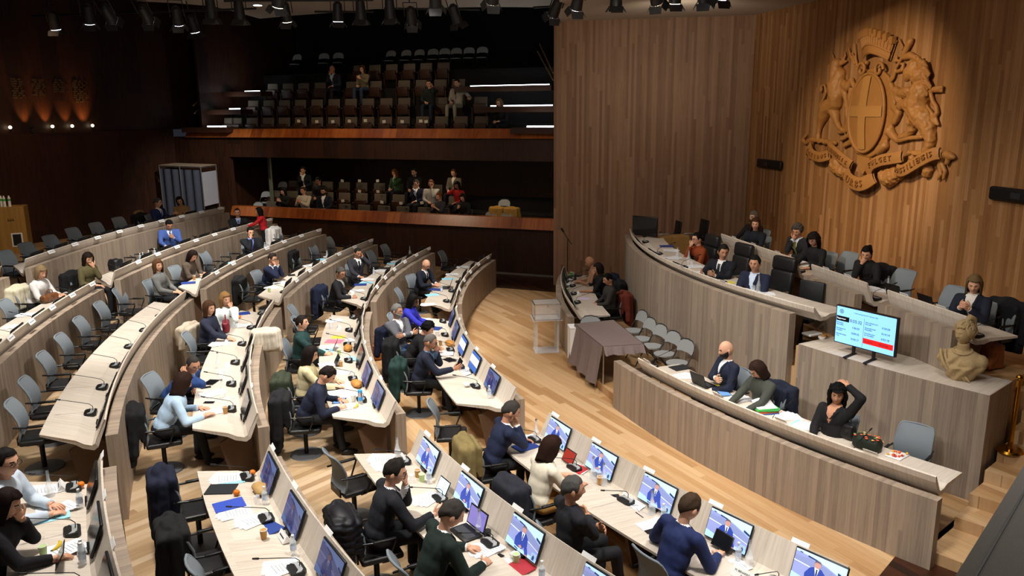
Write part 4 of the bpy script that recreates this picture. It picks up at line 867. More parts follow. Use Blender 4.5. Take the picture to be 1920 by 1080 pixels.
# stage chairs
ch('S1',1722,797,.15,stage=True,yaw=8,label='empty grey chair at the right end of the stage front desk')
for i,(x,y) in enumerate([(1598,477-2),(1703,508),(1800,540),(1890,566)]): ch(f'K{i}',x,y,1.42,rz=fb,yaw=12,label=['grey chair beside the woman with dark curls','empty grey chair below the crest wall, middle','empty grey chair left of the blonde woman in blazer','grey chair draped with dark coats at right picture edge'][i])
def mk_mesh_exec():
    t=empty('task_chair',(0,0,0),0,'x','chair')
    MB().rbox((0,-.28,.80),(.46,.05,.56),.02,rx=.12).build('backrest',M_BLACK,t); MB().rbox((0,0,.47),(.48,.48,.08),.03).build('seat',M_SEAT,t)
    for s in(-1,1): MB().rbox((s*.27,0,.68),(.06,.28,.03),.014,n=1).tube([(s*.27,.05,.67),(s*.24,.0,.46)],.014,6).build('armrest',M_SILV,t)
    MB().cone((0,0,.04),(0,0,.43),.035,.035,10).cone((0,0,.0),(0,0,.04),.26,.1,14).build('base',M_BLKM,t); return t
P_TASK=Prot(mk_mesh_exec)
for x,y,z,l in ((1524,528,1.22,'black mesh chair at the right end of presiding desk'),(1273,415,1.22,'black task chair standing against the side wall, left one'),(1322,412,1.42,'black task chair standing against the side wall, right one')):
    ch(l,x,y,z,stage=True,yaw=20,pr=P_TASK,label=l,top=1.07,back=-.31)
for x,y,l in ((1397,462,'black leather armchair between the two men at presiding desk'),(1474,487,'black leather armchair behind the navy-suited man at presiding desk'),(1338,446,'black leather armchair behind woman in rust jacket')):
    ch(l,x,y-4,1.22,stage=True,yaw=12,pr=P_EXEC,label=l,top=1.28,back=-.36,group='black leather armchairs at the presiding desk')
for i,(x,y) in enumerate([(1207,583),(1222,597),(1242,609),(1266,622),(1290,637)]):
    P=un(x,y,.15+.87); a=topol(P)[1]; rz=face_in(a)+PI+R(12); o=Matrix.Rotation(rz,3,'Z')@Vector((0,-.22,0)); P_FOLD.place(Vector((P.x-o.x,P.y-o.y,.15)),rz,f'grey folding chair along the tall podium, {NTH[i]} of five from the left')
P=un(1112,592,1.02); P_FOLD.place(Vector((P.x-.1,P.y-.25,.15)),PI-.25,'grey folding chair behind the cloth-covered table')
# ------------------------------------------------ coats over chair backs
def coat(root,rz,col,label,long=.35,hood=False,fur=None,puffer=False,w=.5,seed=1,scarf=None,up=0):
    o=empty('coat',Vector(root),rz,label,'coat'); mb=MB()
    mb.cap((-w*.43,-.32,.985),(w*.43,-.32,.985),.05,.05,10)
    mb.rbox((0,-.42,(1.0+long)/2),(w*1.06,.15,1.0-long),.06,n=3); mb.rbox((0,-.23,.76),(w*.98,.09,.46),.04,n=2)
    for s in(-1,1): mb.cap((s*w*.48,-.34,.95),(s*w*.56,-.36,max(.42,long)),.075,.065,10)
    mb.ell((0,-.36,1.01),(.14,.075,.045 if not hood else .09),12,8)
    V,Fc=remesh(mb,.018,3)
    def fold(p):
        k=max(0,min(1,(1.02-p.z)/.5)); n=noise.noise(Vector((p.x*24+seed*9,p.y*9,p.z*1.5))); m=noise.noise(p*9+Vector((seed,0,0)))
        d=Vector((p.x*.6,p.y+.34,0)); d=d.normalized() if d.length>1e-4 else Vector((0,-1,0))
        r=p+d*(n*.045*(k+.15)+m*.010)
        if puffer: r+=d*.018*abs(sin(p.z*42))
        return r
    V=[fold(p) for p in V]
    MB().add(V,Fc,0,smooth=True).build('coat_body',mat('coat_'+col,col,.9 if not puffer else .55,noise_amt=.2,noise_scale=18),o)
    if fur: 
        mb=MB()
        for i in range(26): a=PI*i/25; mb.ell((.17*cos(a),-.36+.02*sin(i*3),1.0+.09*sin(a)),.04+.012*sin(i*5.),7,5)
        mb.build('fur_trim',mat('fur_'+fur,fur,1,noise_amt=.4,noise_scale=90),o)
    if scarf:
        mb=MB(); mb.grid(lambda u,v:Vector((-.13+.11*u+.012*sin(v*9),-.455-.02*sin(v*6+u*5)-.03*(1-abs(2*v-1)),1.04-.62*v)),7,14).grid(lambda u,v:Vector((-.02-.11*u+.012*sin(v*9),-.44-.02*sin(v*6+u*5)-.03*(1-abs(2*v-1)),1.04-.62*v)),7,14)
        mb.build('scarf',mat('scarf_'+scarf,scarf,.9,noise_amt=.5,noise_scale=60),o)
    return o
def pchair(sub):
    for e,c_,st,zf,root,rz,label in PEOPLE:
        if sub in label: return root,rz
def c_on(where_,col,label,**k):
    r,z=CH[where_] if where_ in CH else pchair(where_); return coat(r,z,col,label,**k)
c_on('C1a','141a30','navy coat hung over an empty third row chair',seed=2,long=.25,hood=True)
c_on('C1b','0e0f11','long black coat hung over the third row chair nearest picture bottom',seed=3,long=.15)
c_on('light blue blouse','0c0d10','black coat with lilac scarf over the chair of the woman in light blue',seed=4,long=.2,scarf='7f86b4')
c_on('young man in navy jumper','0d0f13','black overcoat over the chair of the young man with the tablet',seed=5,long=.12)
c_on('woman in cream sweater with long dark','2e3626','olive parka over the chair of the woman with long dark hair',seed=6,long=.25)
c_on('balding man with glasses','17332f','dark green coat over the chair of the balding man with phone',seed=7,long=.2,hood=True)
c_on('curly black hair','0f0f12','black coat over the chair of the curly-haired person in black',seed=8,long=.2)
c_on('silver-bearded','151c36','navy coat over the chair of the silver-bearded man',seed=9,long=.45)
c_on('dark-haired man in black suit holding','0c0d14','black puffer coat with zip over chair of the man with white tablet',seed=10,long=.2,puffer=True)
c_on('man in navy suit, hand at chin','85754a','khaki trench coat over a chair in the front row',seed=11,long=.3)
c_on('woman with brown bob','20222c','dark jacket over the chair of the woman in cream',seed=12,long=.25)
c_on('woman with brown hair in dark dotted','b9ab97','striped beige shawl over the chair of the woman with red handbag',seed=13,long=.6)
c_on('blonde woman in striped','cfc8ae','cream coat over the chair of the woman in striped jumper',seed=14,long=.4)
c_on('C32','0d0e10','black coat on an empty chair right of the clasped-hands man',seed=15,long=.4)
c_on('C33','101113','black coat on the aisle-end chair of the third row',seed=16,long=.3)
c_on('D32','14162a','navy quilted coat beside the woman in checked jacket',seed=17,long=.5,puffer=True)
c_on('older grey-haired man in black','141d38','navy coat over the chair of the older man in black suit',seed=18,long=.2)
c_on('E33','0f1013','black jacket over the chair beside the man in dark tie',seed=19,long=.5)
c_on('E35','d8d6d2','white coat over the chair near the woman in red jacket',seed=20,long=.4)
c_on('F36','14151a','dark coat with fur-trimmed hood over the chair by the back wall',seed=21,long=.4,fur='8a6b48')
c_on('woman in olive','0e0f11','black coat over the chair of the woman in olive blouse',seed=22,long=.4)
c_on('woman in camouflage','131a2c','navy jacket over the chair of the woman reading a document',seed=23,long=.4)
c_on('person with short black hair in dark grey','6a2a1c','rust red jacket over the chair at the side desk',seed=24,long=.25)
c_on('woman in black top, hand at mouth','0e0f12','black coat over the middle chair of the side desk',seed=25,long=.3)
c_on('bald man in tan','141c34','navy coat over the far chair of the side desk',seed=26,long=.5)
c_on('woman with dark ponytail','0f1011','black coat over the chair of the ponytailed woman',seed=27,long=.5)
c_on('K3','0f1118','dark coats piled over the chair at right picture edge',seed=28,long=.2)
# ------------------------------------------------ ballot table, box, booth, lectern box
q=[un(x,y,.93) for x,y in ((1078,607.5),(1150,600),(1206,645),(1131,650))]
q=[Vector((p.x,p.y,0)) for p in q]; cen=sum(q,Vector())/4
t=empty('covered_table',(cen.x,cen.y,.15),0,'table under a taupe cloth between the side desk and the stage front desk','table')
M_CLOTH=mat('taupe_cloth','7a6a66',.95,noise_amt=.08,noise_scale=12)
MB().prism([((p-cen).x*.97,(p-cen).y*.97) for p in q],.74,.775).build('tabletop',mat('grey_laminate','55504d',.6),t)
for p in q: MB().cone(((p-cen).x*.92,(p-cen).y*.92,0),((p-cen).x*.92,(p-cen).y*.92,.75),.016,.016,8).build('leg',M_CHROME,t)
def drape(u,v,i,bot):
    a,b=q[i],q[(i+1)%4]; p=a.lerp(b,u)-cen; n=Vector(((b-a).y,-(b-a).x,0)).normalized(); 
    if n.dot(p)<0: n=-n
    f=sin(u*19+i)*.035+sin(u*47)*.012; return p*(1.0)+n*(.012+(.13+f)*v)+Vector((0,0,.783-v*bot))
b=MB()
bot={3:.80,0:.3,1:.2,2:.14}
for i in range(4): b.grid(lambda u,v:drape(u,v,i,bot[i]),40,10)
b.add([(p-cen)*1.0+Vector((0,0,.784)) for p in q],[(0,1,2,3)]); 
cl=b.build('table_cloth',M_CLOTH,None); cl.location=(cen.x,cen.y,.15); tag(cl,'taupe cloth draped to the floor over the table before the podium','tablecloth')
q=[un(1008,667,0),un(1046,663,0)]; c=Vector((.76,17.05,0))
t=empty('ballot_box',c,.1,'clear acrylic ballot box with metal edges on a clear stand','ballot box')
b=MB(); b.box((0,0,.95),(.58,.48,.36)); b.build('box_walls',M_GLASS,t)
b=MB()
for z in(.775,1.125):
    for s in(-1,1): b.box((0,s*.24,z),(.60,.02,.02)).box((s*.29,0,z),(.02,.5,.02))
for x in(-1,1):
    for y in(-1,1): b.box((x*.29,y*.24,.95),(.018,.018,.36))
b.build('metal_edges',M_CHROME,t); MB().box((0,0,.765),(.66,.56,.012)).build('stand_top',M_GLASS,t)
for x in(-1,1):
    for y in(-1,1): MB().box((x*.24,y*.18,.38),(.05,.012,.74)).build('stand_leg',M_GLASS,t)
MB().box((0,0,.012),(.56,.46,.012)).build('stand_base',M_GLASS,t); MB().cone((0,-.245,1.09),(0,-.27,1.09),.015,.015,8).build('lock',M_CHROME,t)
tag(MB().box((0,0,.36),(.30,.34,.72)).box((0,0,.725),(.31,.35,.015)).build('white_box',M_WHITE,None,loc=un(1080,612,.87)-Vector((0,0,.72)),rz=.1),'plain white box between the side desk and the covered table','box')
# polling booth
c=Vector((-12.0,29.1,ZF[5])); 
p1=un(404.6,309,3.46); p2=un(376,313,3.46); p3=un(298,310,3.46); c=(p1+p3)/2; c.z=ZF[5]
t=empty('polling_booth',(0,0,ZF[5]),0,'polling booth with grey curtains and white side panel by the back wall','booth')
A=Vector((p3.x,p3.y,0)); B_=Vector((p2.x,p2.y,0)); D=Vector((p1.x,p1.y,0)); hz=3.46-ZF[5]; Cc=A+(D-B_)
b=MB()
for p in (A,B_,D,Cc,(A+B_)/2): b.cone((p.x,p.y,0),(p.x,p.y,hz),.022,.022,8)
for a_,b_ in ((A,B_),(B_,D),(D,Cc),(Cc,A)): b.cone((a_.x,a_.y,hz-.03),(b_.x,b_.y,hz-.03),.018,.018,6); 
b.build('frame',M_CHROME,t); MB().prism([(p.x,p.y) for p in (A,B_,D,Cc)],hz,hz+.02).build('roof_panel',mat('booth_roof','a8937c',.7),t)
for k_ in range(2):
    a_=A.lerp(B_,k_*.5); b_=A.lerp(B_,k_*.5+.5); n=Vector((-(b_-a_).y,(b_-a_).x,0)).normalized()
    MB().grid(lambda u,v:a_.lerp(b_,u)+n*.035*sin(u*16)+Vector((0,0,hz-.12-(hz-.55)*v)),36,6).build('curtain',mat('grey_curtain','4b4f5e',.9),t)
b=MB(); n=(D-B_).normalized(); m_=(B_+D)/2; b.box((m_.x,m_.y,(hz+.75)/2-.05),((D-B_).length*.9,.03,hz-1.05),rz=math.atan2(n.y,n.x)); b.build('side_panel',mat('white_panel','a9acb6',.7),t)
MB().box((m_.x,m_.y-.03,1.05),((D-B_).length*.9,.01,.015),rz=math.atan2(n.y,n.x)).build('panel_joint',M_BLACK,t)
# wooden box on the left with recycling mark
p=un(38.7,387.5,2.62); t=empty('wooden_collection_box',(p.x-.75,p.y+.1,ZF[5]),.35,'tall plywood collection box with printed mark beneath white bottles','box'); h_=2.62-ZF[5]
MB().box((0,0,h_/2),(1.45,.6,h_)).build('box_body',wood('plywood_box',['8a6630','a07a3e','b08a4c'],w=.5,L=2,vary=.2,coord='Object',streak=8),t)
b=MB()
for k_ in range(3):
    b.prism([(-.06+.06*k_-.03,0),(.0+.06*k_-.03,0),(-.03+.06*k_-.03,.09)],0,.004,M=Matrix.Translation((.35,-.305,h_-.42))@Euler((PI/2,0,0)).to_matrix().to_4x4())
b.build('printed_mark',mat('faded_green_print','5f5426',.8),t)
b=MB(); b.box((.45,-.305,h_-1.0),(.30,.01,.42)); b.build('slot_frame',M_WHITE,t); MB().box((.45,-.311,h_-1.0),(.22,.01,.34)).build('slot',mat('dark_slot','1b1c22',.6),t)
for i in range(6):
    o=MB().cone((0,0,0),(0,0,.24),.04,.04,10).cone((0,0,.24),(0,0,.30),.04,.02,10).cone((0,0,.30),(0,0,.33),.02,.02,8).build('white_bottle',M_WHITE,None,loc=(p.x-.95+.12*i,p.y+.0+.05*(i%2),2.62)); tag(o,'white bottle with green label standing on the plywood box','bottle','white bottles in a row on the plywood box'); MB().cone((0,0,.17),(0,0,.24),.041,.041,10,cap=False).build('label_band',mat('green_band','4fae4a',.6),o)
# microphone stand by the side wall
P=un(1063,475,.15); P=Vector((1.95,22.4,0)); P=Vector((ray(1064,470).x,ray(1064,470).y,0)); P=P*(22.2/P.y)
t=empty('microphone_stand',P,0,'black microphone stand before the oak side wall','microphone stand'); hh=hgt(1060,442,P)
MB().cone((0,0,0),(0,0,hh-.1),.012,.012,8).build('pole',M_BLACK,t); MB().cone((0,0,0),(0,0,.02),.15,.14,14).build('base',M_BLACK,t); MB().tube([(-.12,0,hh+.12),(0,0,hh-.08),(.12,0,hh-.25)],.012,6).build('boom',M_BLACK,t); MB().cap((-.17,0,hh+.2),(-.12,0,hh+.12),.035,.025,8).build('microphone',M_BLACK,t)
# stanchion
P=un(1893,845,.82); t=empty('brass_stanchion',(P.x,P.y,.82),0,'polished brass stanchion post on the stairs','stanchion'); MBR=mat('brass','b8862b',.2,metal=1)
MB().cone((0,0,0),(0,0,.03),.17,.15,24).build('base',MBR,t); MB().ell((0,0,1.02),.045,12,8).cone((0,0,.03),(0,0,1.0),.03,.03,14).cone((0,0,.03),(0,0,.14),.045,.03,14).build('post',MBR,t)
# small desk, papers behind the podium left
P=un(1235,455,2.05); tag(MB().box((0,0,0),(.9,.4,.9),rz=.3).build('plywood_cabinet',wood('cabinet_ply',['a8854e','bb9860'],w=.5,L=2,vary=.2,coord='Object',streak=8),None,loc=(P.x+.4,P.y+.6,1.67)),'pale plywood cabinet behind the left end of presiding desk','cabinet')
P=un(1199,445,2.1); t=empty('upright_monitor',pol(13.35,96,1.97),face_in(96)+1.0,'large black monitor standing at the left end of presiding desk','monitor'); MB().rbox((0,0,.42),(.72,.04,.5),.01,n=1).build('casing',M_BLACK,t); MB().box((0,-.022,.42),(.69,.004,.46)).build('screen',M_SCRD,t); MB().box((0,0,.1),(.08,.05,.25)).box((0,0,.01),(.34,.24,.02)).build('stand',M_BLACK,t)
# ------------------------------------------------ results screen
a_=un(1563,640,1.80); b_=un(1677,671,1.80); a_.z=b_.z=1.8; W=(b_-a_).length; H=W*.585; d=(b_-a_).normalized(); ang=math.atan2(d.y,d.x)
t=empty('display_screen',(a_.x,a_.y,1.66),ang,'large lit screen with debate time counters on the oak plinth','screen')
MB().box((W/2,.03,.14+H/2),(W,.05,H)).build('casing',M_BLACK,t)
SB=scr('counter_bg','86c4ff',1.0)
b=MB().add([(.015,0,.155),(W-.02,0,.155),(W-.02,0,.125+H),(.015,0,.125+H)],[(0,1,2,3)]); b.build('screen',SB,t)
def sq(x0,y0,x1,y1,m,nm): MB().add([(x0*W,-.002,.14+y0*H),(x1*W,-.002,.14+y0*H),(x1*W,-.002,.14+y1*H),(x0*W,-.002,.14+y1*H)],[(0,1,2,3)]).build(nm,m,t)
DKI=scr('counter_ink','1c2a50',.15); sq(.02,.60,.235,.73,scr('counter_black','05070c',.05),'black_row'); sq(.485,.16,.965,.30,scr('counter_red','d01c18',.9),'red_row')
sq(.478,.04,.482,.80,DKI,'divider')
def tx(x,y,s,st,m=None,al='LEFT'): text_mesh('lettering',st,s*H,m or DKI,t,(x*W,-.004,.14+y*H),(PI/2,0,0),.0008,al)
tx(.5,.88,.036,'Conseil municipal du lundi 12 décembre 2022',al='CENTER'); tx(.03,.665,.055,'Rapporteur',scr('counter_white','e8f0ff',.9))
tx(.25,.66,.115,'0:55:32')
for i,(n_,v_) in enumerate([('Printemps\nMarseillais','1:06:05'),('Ecologistes et\nCitoyens','0:09:35'),('Marseille Avant\nTout','0:04:17')]): tx(.03,.53-.15*i,.048,n_); tx(.29,.49-.15*i,.075,v_)
for i,(n_,v_) in enumerate([('Une volonté pour\nMarseille','0:59:59'),('Rassemblement\nMarseillais','0:14:14'),('Ensemble pour\nles Marseillais','0:03:18')]): tx(.50,.69-.14*i,.048,n_); tx(.77,.66-.14*i,.075,v_)
tx(.50,.225,.05,'Non-inscrits'); tx(.74,.225,.075,'00:07:00')
MB().tube([(W*.1+.03*cos(2*PI*i/16),-.004,.14+.86*H+.03*sin(2*PI*i/16)) for i in range(16)],.003,5,closed=True).box((W*.1,-.003,.14+.86*H),(.012,.002,.04)).build('emblem',DKI,t)
for s in(.33,.66): MB().box((W*s,-.05,.01),(.05,.34,.02),rz=.15).box((W*s,.03,.08),(.04,.03,.14)).build('foot',M_BLACK,t)
# white router and croissant on the plinth
P=un(1523,624,1.70); t=tag(MB().rbox((0,0,.02),(.28,.20,.04),.018).build('white_router',M_WHITE,None,loc=(P.x,P.y,1.665),rz=.4),'flat white wireless box on the oak plinth left of the screen','router')
P=un(1541,632,1.69); t=tag(MB().cone((0,0,0),(0,0,.035),.05,.06,12).build('white_saucer',M_WHITE,None,loc=(P.x,P.y,1.665)),'small white dish with brown food on the plinth','dish'); MB().ell((.03,0,.045),(.05,.03,.03),8,6).build('pastry',mat('pastry','b07a3a',.7),t)
# ------------------------------------------------ bust
P=un(1800,708,1.67); rzb=math.atan2(-P.y,-P.x)-PI/2
t=empty('stone_bust',(P.x,P.y,1.66),rzb-.2,'carved stone bust of a draped, curly-haired figure on the plinth','bust'); MST=mat('warm_stone','b39a70',.9,noise_amt=.18,noise_scale=35,bump=.3)
b=MB(); b.ell((0,0,.24),(.29,.17,.19),18,12).cap((-.22,0,.28),(.22,0,.28),.10,.10,12).cone((0,.0,0),(0,0,.2),.15,.24,16).cone((0,.0,.34),(0,.03,.52),.085,.075,14).ell((-.08,.10,.24),(.13,.08,.10),14,8).ell((.08,.10,.24),(.13,.08,.10),14,8)
V,Fc=remesh(b,.014,4)
def drp(p):
    if p.z>.40 or (p.x<-.02 and p.z>.22): return p
    n_=Vector((p.x*.4,p.y,0)); n_=n_.normalized() if n_.length>1e-4 else n_
    return p+n_*.014*sin(p.x*42+p.z*34)
V=[drp(p) for p in V]; MB().add(V,Fc,0,smooth=True).build('torso',MST,t)
HM_=Matrix.Translation((0,.045,.655))@Euler((-.08,0,-.55)).to_matrix().to_4x4()@Matrix.Scale(1.3,4)
b=MB(); add_head(b,HM_); b.m=[0]*len(b.m); b.build('head',MST,t)
b=MB(); add_hair(b,HM_,'curlyshort',5); b.build('hair',MST,t); b=MB(); random.seed(3)
for i in range(90):
    a=random.uniform(0,2*PI); z=random.uniform(.05,1); r_=math.sqrt(max(0,1-z*z))
    if sin(a)>.5 and z<.5: continue
    b.ell(HM_@Vector((.092*r_*cos(a),.112*r_*sin(a)-.008,.132*z)),.021,6,5)
b.build('curls',MST,t)
MB().tube([(.115*cos(2*PI*i/20),.03+.105*sin(2*PI*i/20),.405+.03*-sin(2*PI*i/20)) for i in range(20)],.015,8,closed=True).build('necklace',MST,t)
b=MB()
for k_ in range(5): b.tube([(.25-.05*k_-.20*(j/8)**1.5,.10+.085*sin(j/8*2.6)-.03*k_*(1-j/8),.40-.34*j/8-.012*k_) for j in range(9)],[.02]*8+[.01],7)
b.build('drapery',MST,t)
b=MB(); b.tube([HM_@Vector(p_) for p_ in ((0,-.02,.13),(0,-.06,.16),(0,-.11,.13),(0,-.13,.05))],[.03,.045,.045,.02],8).build('hair_crest',MST,t)
# ------------------------------------------------ wall speakers
for x0,y0,x1,y1,l in ((1425,297,1470,307,'black slim speaker on the crest wall, left of the carved coat of arms'),(1862,364,1990,388,'black slim speaker at the right edge of the crest wall')):
    def wp(x,y):
        r=ray(x,y); M2=((KD.x,-r.x),(KD.y,-r.y)); det=M2[0][0]*M2[1][1]-M2[0][1]*M2[1][0]; bx,by=-K0.x,-K0.y; s=(bx*M2[1][1]-M2[0][1]*by)/det; p=K0+KD*s; return s,hgt(x,y,p)
    s0,h0=wp(x0,y0); s1,h1=wp(x1,y1); hm=3.83; t=empty('wall_speaker',wallp((s0+s1)/2,0,hm),math.atan2(KD.y,KD.x),l,'speaker')
    MB().rbox((0,-.06,0),(abs(s1-s0),.10,.24),.05,n=4).build('housing',M_BLACK,t); MB().box((-.1,-.115,0),(.2,.006,.1)).build('badge',mat('dark_badge','2a2a2c',.4),t)
def wp(x,y):
    r=ray(x,y); M2=((KD.x,-r.x),(KD.y,-r.y)); det=M2[0][0]*M2[1][1]-M2[0][1]*M2[1][0]; bx,by=-K0.x,-K0.y; s=(bx*M2[1][1]-M2[0][1]*by)/det; p=K0+KD*s; return s,hgt(x,y,p)
# ------------------------------------------------ galleries
def gxy(px,py,dep):
    r=ray(px,py); k=(W0+WN*dep).dot(WN)/(Vector((r.x,r.y,0)).dot(WN)); return Vector((r.x*k,r.y*k,0))
def ghz(px,py,dep): p=gxy(px,py,dep); return hgt(px,py,p)
M_TS=mat('gallery_seat_fabric','5a5044',.9,noise_amt=.1); M_TW=mat('gallery_seat_shell','3a2214',.5)
def mk_seat():
    t=empty('theatre_seat',(0,0,0),0,'x','seat','theatre seats')
    MB().rbox((0,-.12,.70),(.50,.07,.42),.03,rx=.12).build('backrest',M_TS,t); MB().rbox((0,.0,.50),(.46,.08,.36),.03,rx=-.1).build('seat',M_TW,t)
    for s in(-1,1): MB().rbox((s*.265,.03,.56),(.035,.26,.05),.012,n=1).box((s*.265,-.02,.28),(.03,.12,.56)).build('armrest',M_TW,t)
    return t
P_SEAT=Prot(mk_seat)
def seatrow(up,row,xs,y,name):
    d,z=(UG if up else LG)[row]
    for i,x in enumerate(xs):
        q=gxy(x,y,d+.55); P_SEAT.place(Vector((q.x,q.y,z)),fr,f'folded {name} seat, {NTH[i] if i<10 else str(i+1)+"th"} from the left',group=f'theatre seats, {name}')
sx=lambda L:[420+v/3 for v in L]
seatrow(1,0,sx([20,60,148,238,328,420,513,608,705,801,901,1001,1108,1215,1325,1440]),228,'upper gallery front row')
seatrow(1,1,sx([155,242,330,420,514,610,705,802,905,1006,1215,1437]),200,'upper gallery second row')
seatrow(1,2,sx([265,350,438,532,710,845,1005,1105,1210,1312]),165,'upper gallery third row')
seatrow(1,3,sx([750,840,935,1035,1130,1228]),130,'upper gallery fourth row')
seatrow(0,0,sx([258,668,776,888,995,1115,1222,1350]),385,'lower gallery front row')
seatrow(0,1,sx([270,370,470,570,664,763,867,970,1097,1180,1290]),350,'lower gallery second row')
seatrow(0,2,sx([380,480,570,665,763,864,965,1185]),335,'lower gallery third row')
for i,(x,y,up,r_,yw) in enumerate([(605,100,1,4,.3),(632,98,1,4,.3),(729,97,1,4,0),(758,97,1,4,0),(783,97,1,4,0),(810,97,1,4,.2),(832,97,1,4,.2),(854,98,1,4,.2),(878,98,1,4,.2),(903,98,1,4,.2),(552,99,1,4,0)]):
    d,z=(5.6,7.05) if False else UG[4]; q=gxy(x,y,d+.8); P_FOLD.place(Vector((q.x,q.y,z)),fr+yw,f'folding chair at the back of upper gallery, {NTH[i] if i<10 else "eleventh"} counted')
for i,(x,y,r_) in enumerate([(524,333,2),(477,372,0),(492,352,1),(917,388,0),(947,388,0),(942,371,1)]):
    d,z=LG[r_]; q=gxy(x,y,d+.4); P_FOLD.place(Vector((q.x,q.y,z)),fr,['folding chair beside the gallery doorway, rearmost','folding chair at left end of lower gallery front','folding chair at left end of lower gallery second row','folding chair with mustard coat, left of the pair','folding chair with mustard coat, right of the pair','folding chair behind the two mustard coats'][i])
for i,x in enumerate((925,953)):
    q=gxy(x,390,LG[0][0]+.4); c_=coat(Vector((q.x,q.y,LG[0][1])),fr,'c09040',['mustard coat over the left folding chair in lower gallery','mustard coat over the right folding chair in lower gallery'][i],seed=40+i,long=.5); c_.scale=(1,1,1)
for i,(x,y,up,r_) in enumerate([(560,227,1,0),(594,228,1,0),(624,228,1,0),(655,227,1,0),(685,226,1,0),(720,228,1,0),(754,228,1,0),(789,227,1,0),(799,228,1,0),(641.7,339,0,2),(674,339,0,2),(708,339,0,2),(674,358.5,0,1),(708.6,359,0,1),(642.7,376.5,0,0),(716,379,0,0),(751.7,381,0,0),(791,380,0,0)]):
    d,z=(UG if up else LG)[r_]; q=gxy(x,y,d+.36); o=MB().box((0,0,0),(.13,.006,.10),rz=0).build('seat_sign',mat('seat_sign_paper','cfc8b8',.8),None,loc=(q.x,q.y,hgt(x,y,q)),rz=fr); o.rotation_euler=(0,(i%3-1)*.15,fr)
    tag(o,f'white paper sign on a seat back, {"upper" if up else "lower"} gallery row {["one","two","three"][r_]}, {NTH[i%9]} from left','sign')
LED=scr('led_strip','e8f2ff',9)
for i,(x0,x1,y,d) in enumerate([(389,424,237,.3),(430,450,204,1.22),(459,487,171,2.14),(882,1030,160,2.14),(920,1036,198,1.22),(988,1038,237,.3)]):
    a=gxy(x0,y,d);b_=gxy(x1,y,d); zz=hgt((x0+x1)/2,y,(a+b_)/2); L_=(b_-a).length; c=(a+b_)/2
    t=tag(MB().box((0,0,0),(L_,.03,.035)).build('step_light',LED,None,loc=(c.x,c.y,zz),rz=fr),f'glowing white light strip on the {"left" if i<3 else "right"} gallery steps, {["bottom","middle","top","top","middle","bottom"][i]} one','light strip')
    slabn=MB().box((0,.35,-.12),(L_+.6 if i>2 else L_+1.2,.7,.18)); o=slabn.build('trim_gallery_step',M_DARK,None,loc=(c.x,c.y,zz),rz=fr); struct(o)
    l=bpy.data.lights.new('strip_glow','AREA'); l.shape='RECTANGLE'; l.size=L_; l.size_y=.03; l.energy=6; l.color=(.85,.93,1); o=bpy.data.objects.new('strip_glow',l); COL.objects.link(o); o.location=(c.x-WN.x*.06,c.y-WN.y*.06,zz+.05); o.rotation_euler=(R(20)+PI,0,fr)
MH=mat('pale_handrail','8a6a40',.4)
for i,(x0,y0,x1,y1) in enumerate([(362,198,443,124),(364,213,452,132),(1012,82,1037,137),(1008,96,1037,150)]):
    a=gxy(x0,y0,.2 if i<2 else 3.5); a.z=hgt(x0,y0,a); b_=gxy(x1,y1,3.2 if i<2 else .5); b_.z=hgt(x1,y1,b_); L0=a.copy(); tag(MB().cone((0,0,0),b_-a,.022,.022,8).build('handrail',MH,None,loc=a),f'slanting wooden handrail by the {"left" if i<2 else "right"} gallery stairs, {"upper" if i%2==0 else "lower"} bar','handrail')
a=gxy(508,345,1.3); struct(MB().box((0,0,1.1),(.10,.10,2.4)).build('trim_gallery_door_frame',mat('pale_green_frame','5c6250',.6),None,loc=(a.x,a.y,1.6),rz=fr))
# ------------------------------------------------ left wall: engraved texts with uplights
UP0=LC+LN*.22; 
def lwp(x,y):
    r=ray(x,y); bx,by=-UP0.x,-UP0.y; det=LDir.x*(-r.y)-LDir.y*(-r.x); s=(bx*(-r.y)-(-r.x)*by)/det; p=UP0+LDir*s; return Vector((p.x,p.y,hgt(x,y,p)))
lang=math.atan2(-LDir.y,-LDir.x)
for i,(x0,x1,yt,yb,n_) in enumerate([(18,46,146,186,9),(57,86,148,180,8),(97,124,148,174,6),(134,163,150,193,11)]):
    a=lwp((x0+x1)/2,(yt+yb)/2); A_=lwp(x0,yt);B2=lwp(x1,yb); w_=(Vector((A_.x,A_.y))-Vector((B2.x,B2.y))).length; h_=A_.z-B2.z
    b=MB(); random.seed(i)
    for k_ in range(n_):
        z=h_/2-h_*(k_+.5)/n_; ww=w_*random.choice((.6,.8,1,1,.95)); x=-ww/2
        while x<ww/2: q_=random.uniform(.06,.2); b.box((x+q_/2,0,z),(min(q_,ww/2-x+.01),.01,.05)); x+=q_+.05
    o=b.build('engraved_text',mat('engraved_text_paint','3e3424',.7),None,loc=a+Vector((-LN.x,-LN.y,0))*.012,rz=lang); tag(o,f'block of small engraved lines on the dark left wall, {NTH[i]} of four','inscription')
WARM=scr('warm_uplight','fff0c8',6)
